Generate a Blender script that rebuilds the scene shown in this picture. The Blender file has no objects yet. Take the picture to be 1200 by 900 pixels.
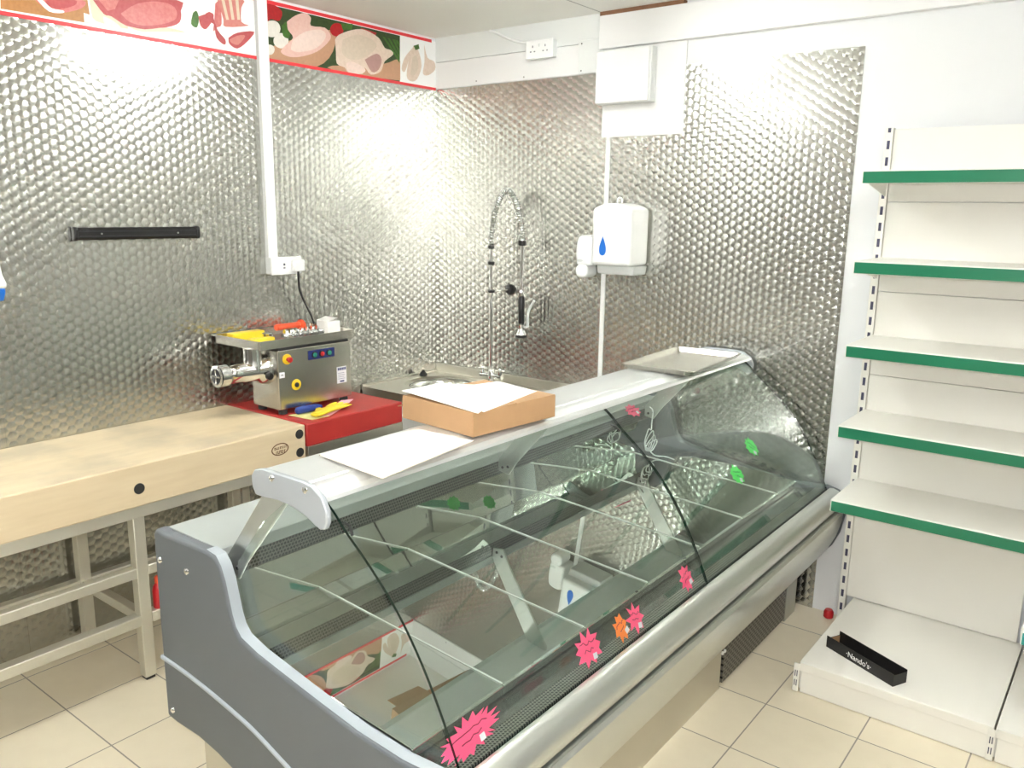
import bpy, bmesh, math, random
from mathutils import Vector, Matrix
random.seed(7)
SC = bpy.context.scene
COL = SC.collection
PI = math.pi

# ------------------------------------------------------------------ materials
def N(nt, t, **kw):
    n = nt.nodes.new(t)
    for k, v in kw.items():
        setattr(n, k, v)
    return n

def L(nt, a, b):
    nt.links.new(a, b)

def mat(name, col, rough=0.5, metal=0.0, noise=0.0, nscale=30.0, bump=0.0, bscale=60.0, spec=0.5, coat=0.0, emit=None, estr=0.0, stretch=None, col2=None, sub=None):
    m = bpy.data.materials.new(name); m.use_nodes = True
    nt = m.node_tree; p = nt.nodes['Principled BSDF']
    p.inputs['Base Color'].default_value = (*col, 1)
    p.inputs['Roughness'].default_value = rough
    p.inputs['Metallic'].default_value = metal
    p.inputs['Specular IOR Level'].default_value = spec
    p.inputs['Coat Weight'].default_value = coat
    if emit:
        p.inputs['Emission Color'].default_value = (*emit, 1); p.inputs['Emission Strength'].default_value = estr
    if noise or bump:
        tc = N(nt, 'ShaderNodeTexCoord')
        mp = N(nt, 'ShaderNodeMapping'); L(nt, tc.outputs['Object'], mp.inputs['Vector'])
        if stretch: mp.inputs['Scale'].default_value = stretch
    if noise:
        nz = N(nt, 'ShaderNodeTexNoise'); nz.inputs['Scale'].default_value = nscale; nz.inputs['Detail'].default_value = 4
        L(nt, mp.outputs['Vector'], nz.inputs['Vector'])
        mx = N(nt, 'ShaderNodeMix', data_type='RGBA')
        c2 = col2 or tuple(c * (1 - noise) for c in col)
        mx.inputs[6].default_value = (*col, 1); mx.inputs[7].default_value = (*c2, 1)
        L(nt, nz.outputs['Fac'], mx.inputs[0]); L(nt, mx.outputs[2], p.inputs['Base Color'])
    if bump:
        nb = N(nt, 'ShaderNodeTexNoise'); nb.inputs['Scale'].default_value = bscale; nb.inputs['Detail'].default_value = 2
        L(nt, mp.outputs['Vector'], nb.inputs['Vector'])
        b = N(nt, 'ShaderNodeBump'); b.inputs['Strength'].default_value = bump; b.inputs['Distance'].default_value = 0.002
        L(nt, nb.outputs['Fac'], b.inputs['Height']); L(nt, b.outputs['Normal'], p.inputs['Normal'])
    return m

def math_node(nt, op, a, b=None):
    n = N(nt, 'ShaderNodeMath', operation=op)
    for i, s in enumerate((a, b)):
        if s is None: continue
        if isinstance(s, (int, float)): n.inputs[i].default_value = s
        else: L(nt, s, n.inputs[i])
    return n.outputs[0]

def vmath(nt, op, a, b=None):
    n = N(nt, 'ShaderNodeVectorMath', operation=op)
    for i, s in enumerate((a, b)):
        if s is None: continue
        if isinstance(s, tuple): n.inputs[i].default_value = s
        else: L(nt, s, n.inputs[i])
    return n

def engine_turned():
    """stainless sheet with staggered overlapping circular brush marks"""
    m = bpy.data.materials.new('engine_turned_steel'); m.use_nodes = True
    nt = m.node_tree; p = nt.nodes['Principled BSDF']
    p.inputs['Metallic'].default_value = 1.0
    p.inputs['Base Color'].default_value = (0.54, 0.54, 0.505, 1)
    p.inputs['Roughness'].default_value = 0.22
    p.inputs['Anisotropic'].default_value = 0.90
    g = N(nt, 'ShaderNodeNewGeometry'); s = N(nt, 'ShaderNodeSeparateXYZ'); L(nt, g.outputs['Position'], s.inputs[0])
    u = math_node(nt, 'ADD', s.outputs[0], s.outputs[1])
    c = N(nt, 'ShaderNodeCombineXYZ'); L(nt, u, c.inputs[0]); L(nt, s.outputs[2], c.inputs[1])
    sx, sz = 0.062, 0.0385
    P = vmath(nt, 'MULTIPLY', c.outputs[0], (1 / sx, 1 / sz, 0)).outputs[0]
    def cell(shift):
        q = vmath(nt, 'ADD', P, shift).outputs[0]
        q = vmath(nt, 'FRACTION', q).outputs[0]
        q = vmath(nt, 'SUBTRACT', q, (0.5, 0.5, 0)).outputs[0]
        return vmath(nt, 'MULTIPLY', q, (sx, sz, 0)).outputs[0]
    A = cell((0, 0, 0)); B = cell((0.5, 0.5, 0))
    la = vmath(nt, 'LENGTH', A).outputs['Value']; lb = vmath(nt, 'LENGTH', B).outputs['Value']
    sel = math_node(nt, 'LESS_THAN', lb, la)
    mx = N(nt, 'ShaderNodeMix', data_type='VECTOR'); L(nt, sel, mx.inputs[0]); L(nt, A, mx.inputs[4]); L(nt, B, mx.inputs[5])
    d = vmath(nt, 'ADD', mx.outputs[1], (0.004, 0.009, 0)).outputs[0]
    sp = N(nt, 'ShaderNodeSeparateXYZ'); L(nt, d, sp.inputs[0])
    t = N(nt, 'ShaderNodeCombineXYZ'); L(nt, sp.outputs[0], t.inputs[0]); L(nt, sp.outputs[0], t.inputs[1]); L(nt, sp.outputs[1], t.inputs[2])
    L(nt, t.outputs[0], p.inputs['Tangent'])
    # each mark is very slightly dished
    tilt = vmath(nt, 'SCALE', t.outputs[0]); tilt.inputs['Scale'].default_value = 6.0
    nn = vmath(nt, 'ADD', g.outputs['Normal'], tilt.outputs[0]).outputs[0]; nn = vmath(nt, 'NORMALIZE', nn).outputs[0]
    L(nt, nn, p.inputs['Normal'])
    return m

def thin_glass(name, tint=(0.90, 0.95, 0.92), base=0.04, refl=1.0):
    m = bpy.data.materials.new(name); m.use_nodes = True
    nt = m.node_tree; nt.nodes.clear()
    out = N(nt, 'ShaderNodeOutputMaterial'); mix = N(nt, 'ShaderNodeMixShader')
    tr = N(nt, 'ShaderNodeBsdfTransparent'); tr.inputs[0].default_value = (*tint, 1)
    gl = N(nt, 'ShaderNodeBsdfGlossy'); gl.inputs['Roughness'].default_value = 0.0; gl.inputs[0].default_value = (1, 1, 1, 1)
    g = N(nt, 'ShaderNodeNewGeometry')
    dt = vmath(nt, 'DOT_PRODUCT', g.outputs['Normal'], g.outputs['Incoming']).outputs['Value']
    a = math_node(nt, 'ABSOLUTE', dt); o = math_node(nt, 'SUBTRACT', 1.0, a)
    pw = math_node(nt, 'POWER', o, 5.0); f = math_node(nt, 'MULTIPLY', pw, 0.96 * refl); f = math_node(nt, 'ADD', f, base)
    L(nt, f, mix.inputs[0]); L(nt, tr.outputs[0], mix.inputs[1]); L(nt, gl.outputs[0], mix.inputs[2])
    L(nt, mix.outputs[0], out.inputs[0])
    return m

def tile_floor():
    m = bpy.data.materials.new('cream_floor_tiles'); m.use_nodes = True
    nt = m.node_tree; p = nt.nodes['Principled BSDF']
    g = N(nt, 'ShaderNodeNewGeometry')
    s = 0.3206
    P = vmath(nt, 'SUBTRACT', g.outputs['Position'], (0.5033, -2.4751, 0)).outputs[0]
    P = vmath(nt, 'MULTIPLY', P, (1 / s, 1 / s, 0)).outputs[0]
    fr = vmath(nt, 'FRACTION', P).outputs[0]; fl = vmath(nt, 'FLOOR', P).outputs[0]
    d = vmath(nt, 'SUBTRACT', fr, (0.5, 0.5, 0)).outputs[0]; d = vmath(nt, 'ABSOLUTE', d).outputs[0]
    sp = N(nt, 'ShaderNodeSeparateXYZ'); L(nt, d, sp.inputs[0])
    mxv = math_node(nt, 'MAXIMUM', sp.outputs[0], sp.outputs[1])
    gr = math_node(nt, 'GREATER_THAN', mxv, 0.4925)
    wn = N(nt, 'ShaderNodeTexWhiteNoise'); L(nt, fl, wn.inputs['Vector'])
    nz = N(nt, 'ShaderNodeTexNoise'); nz.inputs['Scale'].default_value = 14; nz.inputs['Detail'].default_value = 6; L(nt, g.outputs['Position'], nz.inputs['Vector'])
    f = math_node(nt, 'MULTIPLY', wn.outputs['Value'], 0.35); f2 = math_node(nt, 'MULTIPLY', nz.outputs['Fac'], 0.65); f = math_node(nt, 'ADD', f, f2)
    m1 = N(nt, 'ShaderNodeMix', data_type='RGBA'); m1.inputs[6].default_value = (0.79, 0.715, 0.56, 1); m1.inputs[7].default_value = (0.69, 0.615, 0.47, 1); L(nt, f, m1.inputs[0])
    m2 = N(nt, 'ShaderNodeMix', data_type='RGBA'); m2.inputs[7].default_value = (0.27, 0.24, 0.20, 1); L(nt, m1.outputs[2], m2.inputs[6]); L(nt, gr, m2.inputs[0])
    L(nt, m2.outputs[2], p.inputs['Base Color'])
    rr = N(nt, 'ShaderNodeMapRange'); rr.inputs[3].default_value = 0.28; rr.inputs[4].default_value = 0.42; L(nt, nz.outputs['Fac'], rr.inputs[0]); L(nt, rr.outputs[0], p.inputs['Roughness'])
    b = N(nt, 'ShaderNodeBump'); b.inputs['Strength'].default_value = 0.4; b.inputs['Distance'].default_value = 0.002; b.invert = True
    L(nt, gr, b.inputs['Height']); L(nt, b.outputs['Normal'], p.inputs['Normal'])
    return m

def ceiling_mat():
    m = bpy.data.materials.new('ceiling_board'); m.use_nodes = True
    nt = m.node_tree; p = nt.nodes['Principled BSDF']; p.inputs['Roughness'].default_value = 0.8
    g = N(nt, 'ShaderNodeNewGeometry')
    P = vmath(nt, 'SUBTRACT', g.outputs['Position'], (1.085, 0.02, 0)).outputs[0]
    P = vmath(nt, 'MULTIPLY', P, (1 / 1.2, 1 / 2.4, 0)).outputs[0]
    d = vmath(nt, 'FRACTION', P).outputs[0]; d = vmath(nt, 'SUBTRACT', d, (0.5, 0.5, 0)).outputs[0]; d = vmath(nt, 'ABSOLUTE', d).outputs[0]
    sp = N(nt, 'ShaderNodeSeparateXYZ'); L(nt, d, sp.inputs[0])
    gx = math_node(nt, 'GREATER_THAN', sp.outputs[0], 0.4965); gy = math_node(nt, 'GREATER_THAN', sp.outputs[1], 0.4985)
    gr = math_node(nt, 'MAXIMUM', gx, gy)
    m2 = N(nt, 'ShaderNodeMix', data_type='RGBA'); m2.inputs[6].default_value = (0.86, 0.86, 0.83, 1); m2.inputs[7].default_value = (0.42, 0.42, 0.41, 1); L(nt, gr, m2.inputs[0])
    L(nt, m2.outputs[2], p.inputs['Base Color'])
    return m

def perforated(name, col, hole, pitch, frac, axes, metal=0.8, rough=0.35, slot=1.0, offset=True):
    """sheet with a regular pattern of holes; axes = the two world axes in its plane"""
    m = bpy.data.materials.new(name); m.use_nodes = True
    nt = m.node_tree; p = nt.nodes['Principled BSDF']
    p.inputs['Roughness'].default_value = rough
    g = N(nt, 'ShaderNodeNewGeometry'); s = N(nt, 'ShaderNodeSeparateXYZ'); L(nt, g.outputs['Position'], s.inputs[0])
    c = N(nt, 'ShaderNodeCombineXYZ'); L(nt, s.outputs[axes[0]], c.inputs[0]); L(nt, s.outputs[axes[1]], c.inputs[1])
    P = vmath(nt, 'MULTIPLY', c.outputs[0], (1 / (pitch * slot), 1 / pitch, 0)).outputs[0]
    if offset:
        sp0 = N(nt, 'ShaderNodeSeparateXYZ'); L(nt, P, sp0.inputs[0])
        fl = math_node(nt, 'FLOOR', sp0.outputs[1]); h = math_node(nt, 'MULTIPLY', fl, 0.5)
        xx = math_node(nt, 'ADD', sp0.outputs[0], h)
        c2 = N(nt, 'ShaderNodeCombineXYZ'); L(nt, xx, c2.inputs[0]); L(nt, sp0.outputs[1], c2.inputs[1]); P = c2.outputs[0]
    d = vmath(nt, 'FRACTION', P).outputs[0]; d = vmath(nt, 'SUBTRACT', d, (0.5, 0.5, 0)).outputs[0]
    if slot == 1.0:
        ln = vmath(nt, 'LENGTH', d).outputs['Value']; inside = math_node(nt, 'LESS_THAN', ln, frac)
    else:
        d = vmath(nt, 'ABSOLUTE', d).outputs[0]; sp = N(nt, 'ShaderNodeSeparateXYZ'); L(nt, d, sp.inputs[0])
        mxv = math_node(nt, 'MAXIMUM', sp.outputs[0], sp.outputs[1]); inside = math_node(nt, 'LESS_THAN', mxv, frac)
    mx = N(nt, 'ShaderNodeMix', data_type='RGBA'); mx.inputs[6].default_value = (*col, 1); mx.inputs[7].default_value = (*hole, 1); L(nt, inside, mx.inputs[0])
    L(nt, mx.outputs[2], p.inputs['Base Color'])
    inv = math_node(nt, 'SUBTRACT', 1.0, inside); mt = math_node(nt, 'MULTIPLY', inv, metal); L(nt, mt, p.inputs['Metallic'])
    return m

def slotted_upright(x):
    m = bpy.data.materials.new('slotted_enamel_upright'); m.use_nodes = True
    nt = m.node_tree; p = nt.nodes['Principled BSDF']; p.inputs['Roughness'].default_value = 0.35
    g = N(nt, 'ShaderNodeNewGeometry'); s = N(nt, 'ShaderNodeSeparateXYZ'); L(nt, g.outputs['Position'], s.inputs[0])
    dx = math_node(nt, 'ABSOLUTE', math_node(nt, 'SUBTRACT', s.outputs[0], x)); ix = math_node(nt, 'LESS_THAN', dx, 0.0055)
    fz = math_node(nt, 'FRACT', math_node(nt, 'MULTIPLY', s.outputs[2], 16.0)); iz = math_node(nt, 'LESS_THAN', fz, 0.52)
    iy = math_node(nt, 'LESS_THAN', s.outputs[1], -0.0672)
    f = math_node(nt, 'MULTIPLY', math_node(nt, 'MULTIPLY', ix, iz), iy)
    mx = N(nt, 'ShaderNodeMix', data_type='RGBA'); mx.inputs[6].default_value = (0.80, 0.785, 0.73, 1); mx.inputs[7].default_value = (0.06, 0.06, 0.11, 1); L(nt, f, mx.inputs[0])
    L(nt, mx.outputs[2], p.inputs['Base Color'])
    return m

def wood_block():
    m = bpy.data.materials.new('pale_maple_block'); m.use_nodes = True
    nt = m.node_tree; p = nt.nodes['Principled BSDF']; p.inputs['Roughness'].default_value = 0.5
    g = N(nt, 'ShaderNodeNewGeometry')
    mp = N(nt, 'ShaderNodeMapping'); mp.inputs['Scale'].default_value = (14, 1.6, 14); L(nt, g.outputs['Position'], mp.inputs['Vector'])
    n1 = N(nt, 'ShaderNodeTexNoise'); n1.inputs['Scale'].default_value = 3; n1.inputs['Detail'].default_value = 6; L(nt, mp.outputs[0], n1.inputs['Vector'])
    n2 = N(nt, 'ShaderNodeTexNoise'); n2.inputs['Scale'].default_value = 5; n2.inputs['Detail'].default_value = 5; L(nt, g.outputs['Position'], n2.inputs['Vector'])
    m1 = N(nt, 'ShaderNodeMix', data_type='RGBA'); m1.inputs[6].default_value = (0.74, 0.62, 0.43, 1); m1.inputs[7].default_value = (0.60, 0.47, 0.30, 1); L(nt, n1.outputs['Fac'], m1.inputs[0])
    # worn, scrubbed patches on the top only
    sp = N(nt, 'ShaderNodeSeparateXYZ'); L(nt, g.outputs['Normal'], sp.inputs[0])
    up = math_node(nt, 'GREATER_THAN', sp.outputs[2], 0.7)
    rp = N(nt, 'ShaderNodeMapRange'); rp.inputs[1].default_value = 0.42; rp.inputs[2].default_value = 0.68; L(nt, n2.outputs['Fac'], rp.inputs[0])
    f = math_node(nt, 'MULTIPLY', rp.outputs[0], up); f = math_node(nt, 'MULTIPLY', f, 0.55)
    m2 = N(nt, 'ShaderNodeMix', data_type='RGBA'); m2.inputs[7].default_value = (0.40, 0.34, 0.25, 1); L(nt, m1.outputs[2], m2.inputs[6]); L(nt, f, m2.inputs[0])
    L(nt, m2.outputs[2], p.inputs['Base Color'])
    return m

M = {}
def setup_mats():
    M['engine'] = engine_turned()
    M['floor'] = tile_floor(); M['ceiling'] = ceiling_mat()
    M['wall'] = mat('white_wall_paint', (0.77, 0.785, 0.80), 0.55, noise=0.04, nscale=3)
    M['wallfar'] = mat('darkened_far_wall', (0.30, 0.28, 0.25), 0.6, noise=0.1, nscale=2)  # unseen far walls, darkened so the steel sheets reflect a dim shop
    M['board'] = mat('white_board', (0.80, 0.80, 0.80), 0.45)
    M['board2'] = mat('grey_white_board', (0.74, 0.76, 0.75), 0.5)
    M['rawwood'] = mat('bare_brown_timber', (0.30, 0.15, 0.08), 0.7, noise=0.4, nscale=40)
    M['plastic'] = mat('white_plastic', (0.86, 0.87, 0.87), 0.28)
    M['plasticgrey'] = mat('light_grey_plastic', (0.62, 0.64, 0.64), 0.35)
    M['black'] = mat('black_plastic', (0.012, 0.012, 0.013), 0.35)
    M['rubber'] = mat('black_rubber', (0.02, 0.02, 0.02), 0.7)
    M['charcoal'] = mat('charcoal_metal', (0.05, 0.05, 0.055), 0.3, 0.6)
    M['slot'] = mat('dark_slot', (0.05, 0.05, 0.09), 0.8)
    M['chrome'] = mat('chrome', (0.82, 0.83, 0.84), 0.08, 1.0)
    M['steel'] = mat('brushed_steel', (0.62, 0.60, 0.55), 0.27, 1.0, noise=0.12, nscale=8, stretch=(1, 1, 30))
    M['steelpol'] = mat('polished_deck_steel', (0.66, 0.67, 0.64), 0.012, 1.0)
    M['steelsat'] = mat('satin_steel', (0.60, 0.58, 0.52), 0.34, 1.0)
    M['leg'] = mat('frame_steel', (0.72, 0.70, 0.62), 0.42, 0.75)
    M['alu'] = mat('anodised_aluminium', (0.62, 0.64, 0.61), 0.28, 0.9)
    M['alutop'] = mat('pale_aluminium', (0.72, 0.74, 0.74), 0.36, 0.6)
    M['joint'] = mat('painted_edge_glint', (0.85, 0.86, 0.84), 0.35, 0.2)  # pale colour stands in for light glinting on the deck plate edges
    M['duct'] = mat('duct_steel_dark_reflection', (0.24, 0.25, 0.24), 0.18, 0.9)  # dark tone puts the mirrored canopy underside into the colour
    M['grey'] = mat('grey_moulded_plastic', (0.14, 0.155, 0.172), 0.45, noise=0.12, nscale=500, bump=0.25, bscale=700)
    M['greyedge'] = mat('light_grey_trim', (0.40, 0.44, 0.48), 0.35)
    M['capgrey'] = mat('silver_grey_plastic', (0.42, 0.45, 0.48), 0.35, 0.2)
    M['worktop'] = mat('grey_worktop', (0.40, 0.43, 0.42), 0.4, 0.2)
    M['glass'] = thin_glass('clear_glass', (0.90, 0.94, 0.92))
    M['edge'] = mat('green_glass_edge', (0.004, 0.02, 0.014), 0.15)
    M['wood'] = wood_block()
    M['stamp'] = mat('branded_ink', (0.12, 0.045, 0.015), 0.7)
    M['red'] = mat('red_poly_board', (0.50, 0.035, 0.03), 0.45, noise=0.15, nscale=20)
    M['card'] = mat('brown_cardboard', (0.47, 0.28, 0.14), 0.75, noise=0.12, nscale=30)
    M['cardpale'] = mat('pale_card', (0.84, 0.74, 0.66), 0.6)
    M['paper'] = mat('white_paper', (0.88, 0.87, 0.85), 0.7)
    M['blue'] = mat('blue_plastic', (0.01, 0.17, 0.68), 0.3)
    M['bluedark'] = mat('navy_panel', (0.02, 0.03, 0.16), 0.35)
    M['yellow'] = mat('yellow_plastic', (0.80, 0.56, 0.02), 0.4)
    M['gloveyellow'] = mat('yellow_rubber', (0.82, 0.62, 0.03), 0.5)
    M['glovegblue'] = mat('blue_rubber', (0.02, 0.05, 0.28), 0.5)
    M['pink'] = mat('pink_paper', (0.78, 0.38, 0.48), 0.6)
    M['paleyellow'] = mat('pale_yellow_paper', (0.74, 0.70, 0.30), 0.6)
    M['redplastic'] = mat('red_plastic', (0.50, 0.015, 0.02), 0.35)
    M['orangered'] = mat('orange_red_plastic', (0.75, 0.09, 0.03), 0.45)
    M['greenbtn'] = mat('green_button', (0.02, 0.25, 0.17), 0.35)
    M['cardpink'] = mat('fluorescent_pink_card', (0.95, 0.09, 0.22), 0.6)
    M['cardorange'] = mat('fluorescent_orange_card', (0.95, 0.22, 0.03), 0.6)
    M['cardgreen'] = mat('fluorescent_green_card', (0.08, 0.75, 0.13), 0.6)
    M['ink'] = mat('marker_ink', (0.20, 0.01, 0.04), 0.7)
    M['inkg'] = mat('green_marker_ink', (0.01, 0.14, 0.03), 0.7)
    M['cream'] = mat('cream_shelf_enamel', (0.80, 0.785, 0.73), 0.32)
    M['green'] = mat('green_price_strip', (0.012, 0.17, 0.085), 0.3)
    M['teal'] = mat('teal_price_strip', (0.02, 0.30, 0.27), 0.3)
    M['airgrille'] = perforated('perforated_air_grille', (0.42, 0.42, 0.38), (0.01, 0.01, 0.01), 0.0092, 0.36, (1, 0))
    M['reargrille'] = perforated('dark_slotted_grille', (0.16, 0.16, 0.15), (0.012, 0.012, 0.012), 0.011, 0.36, (1, 2), metal=0.3)
    M['ventgrille'] = perforated('slotted_vent_panel', (0.20, 0.19, 0.17), (0.008, 0.007, 0.006), 0.013, 0.36, (1, 2), slot=2.4, metal=0.5)
    M['tube'] = mat('lamp_tube', (1, 1, 1), 0.5, emit=(0.97, 1.0, 0.97), estr=40.0)
    M['nando'] = mat('black_card', (0.012, 0.011, 0.011), 0.45)
    M['label'] = mat('silver_label', (0.72, 0.74, 0.78), 0.5)
    M['cable'] = mat('clear_white_cable', (0.75, 0.78, 0.78), 0.3)

# ------------------------------------------------------------------ geometry
class G:
    def __init__(s): s.bm = bmesh.new()
    def face(s, vs, mi=0):
        try:
            f = s.bm.faces.new(vs); f.material_index = mi; return f
        except ValueError:
            return None
    def box(s, x0, x1, y0, y1, z0, z1, mi=0):
        v = [s.bm.verts.new(p) for p in ((x0,y0,z0),(x1,y0,z0),(x1,y1,z0),(x0,y1,z0),(x0,y0,z1),(x1,y0,z1),(x1,y1,z1),(x0,y1,z1))]
        for i in ((0,3,2,1),(4,5,6,7),(0,1,5,4),(1,2,6,5),(2,3,7,6),(3,0,4,7)): s.face([v[k] for k in i], mi)
        return s
    def prism(s, prof, ax, a, b, mi=0, cap=None, side=None):
        """closed profile extruded along axis ax from a to b; profile gives the other two axes in xyz order"""
        def P(p, t):
            if ax == 'y': return (p[0], t, p[1])
            if ax == 'x': return (t, p[0], p[1])
            return (p[0], p[1], t)
        A = [s.bm.verts.new(P(p, a)) for p in prof]; B = [s.bm.verts.new(P(p, b)) for p in prof]
        n = len(prof)
        for i in range(n):
            s.face([A[i], A[(i+1)%n], B[(i+1)%n], B[i]], mi if side is None else side(i))
        s.face(A[::-1], mi if cap is None else cap); s.face(B, mi if cap is None else cap)
        return s
    def tube(s, pts, r, n=10, closed=False, mi=0, cap=True):
        pts = [Vector(p) for p in pts]; rings = []
        k = len(pts); prev = None
        for i, p in enumerate(pts):
            if closed: d = pts[(i+1)%k] - pts[i-1]
            else: d = pts[min(i+1,k-1)] - pts[max(i-1,0)]
            d.normalize()
            if prev is None:
                a = Vector((0,0,1)) if abs(d.z) < 0.9 else Vector((1,0,0))
                u = d.cross(a).normalized()
            else:
                u = (prev - d * prev.dot(d)).normalized()
            prev = u; w = d.cross(u)
            rr = r[i] if isinstance(r, (list, tuple)) else r
            rings.append([s.bm.verts.new(p + (u*math.cos(2*PI*j/n) + w*math.sin(2*PI*j/n))*rr) for j in range(n)])
        for i in range(k if closed else k-1):
            a, b = rings[i], rings[(i+1)%k]
            for j in range(n): s.face([a[j], a[(j+1)%n], b[(j+1)%n], b[j]], mi)
        if cap and not closed:
            s.face(rings[0][::-1], mi); s.face(rings[-1], mi)
        return s
    def cyl(s, p0, p1, r, n=20, mi=0): return s.tube([p0, p1], r, n, mi=mi)
    def lathe(s, prof, c=(0,0,0), ax='z', n=28, mi=0):
        """prof = (radius, height) pairs turned about axis ax through c"""
        c = Vector(c); rings = []
        for r, h in prof:
            ring = []
            for j in range(n):
                a = 2*PI*j/n; q = (r*math.cos(a), r*math.sin(a))
                v = {'z': (q[0], q[1], h), 'y': (q[0], h, q[1]), 'x': (h, q[0], q[1])}[ax]
                ring.append(s.bm.verts.new(c + Vector(v)))
            rings.append(ring)
        for a, b in zip(rings, rings[1:]):
            for j in range(n): s.face([a[j], a[(j+1)%n], b[(j+1)%n], b[j]], mi)
        s.face(rings[0][::-1], mi); s.face(rings[-1], mi)
        return s
    def poly(s, pts, th=None, nrm=None, mi=0):
        """flat outline given thickness th along nrm"""
        a = [s.bm.verts.new(p) for p in pts]
        if th is None: s.face(a, mi); return s
        nv = Vector(nrm) * th
        b = [s.bm.verts.new(Vector(p) + nv) for p in pts]; n = len(pts)
        s.face(a[::-1], mi); s.face(b, mi)
        for i in range(n): s.face([a[i], a[(i+1)%n], b[(i+1)%n], b[i]], mi)
        return s
    def xf(s, m):
        bmesh.ops.transform(s.bm, matrix=m, verts=s.bm.verts); return s
    def make(s, name, mats, parent=None, bevel=0.0, seg=2, smooth=35, local=False, fix=True):
        bm = s.bm
        if not local and parent is not None:
            r = parent
            while r.parent: r = r.parent
            bmesh.ops.translate(bm, verts=bm.verts, vec=-r.location)
        if fix: bmesh.ops.recalc_face_normals(bm, faces=bm.faces)
        me = bpy.data.meshes.new(name); bm.to_mesh(me); bm.free()
        for m_ in (mats if isinstance(mats, (list, tuple)) else [mats]):
            me.materials.append(M[m_] if isinstance(m_, str) else m_)
        o = bpy.data.objects.new(name, me); COL.objects.link(o)
        if parent: o.parent = parent
        if bevel:
            b = o.modifiers.new('bevel', 'BEVEL'); b.width = bevel; b.segments = seg; b.limit_method = 'ANGLE'; b.angle_limit = math.radians(40)
        if smooth:
            me.shade_smooth(); me.set_sharp_from_angle(angle=math.radians(smooth))
            if bevel:
                b.harden_normals = False
        return o

def tag(o, label, cat, group=None, kind=None):
    o['label'] = label; o['category'] = cat
    if group: o['group'] = group
    if kind: o['kind'] = kind
    return o

def thing(name, label, cat, loc=(0,0,0), rotz=0.0, group=None):
    o = bpy.data.objects.new(name, None); COL.objects.link(o)
    o.location = loc; o.rotation_euler = (0, 0, rotz); o.empty_display_size = 0.05
    return tag(o, label, cat, group)

def struct(o, label=None):
    o['kind'] = 'structure'
    if label: o['label'] = label
    return o

def circle(c, r, n=24): return [(c[0]+r*math.cos(2*PI*i/n), c[1]+r*math.sin(2*PI*i/n)) for i in range(n)]

def rrect(x0, x1, y0, y1, r, n=5):
    out = []
    for cx, cy, a0 in ((x1-r, y1-r, 0), (x0+r, y1-r, PI/2), (x0+r, y0+r, PI), (x1-r, y0+r, 1.5*PI)):
        for k in range(n+1):
            a = a0 + PI/2*k/n; out.append((cx + r*math.cos(a), cy + r*math.sin(a)))
    return out

def spline(pts, k=6):
    """Catmull-Rom through pts"""
    P = [Vector(p) for p in pts]; out = []
    for i in range(len(P)-1):
        p0, p1, p2, p3 = P[max(i-1,0)], P[i], P[i+1], P[min(i+2, len(P)-1)]
        for j in range(k):
            t = j/k
            out.append(0.5*((2*p1) + (p2-p0)*t + (2*p0-5*p1+4*p2-p3)*t*t + (3*p1-p0-3*p2+p3)*t**3))
    out.append(P[-1]); return out

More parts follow.
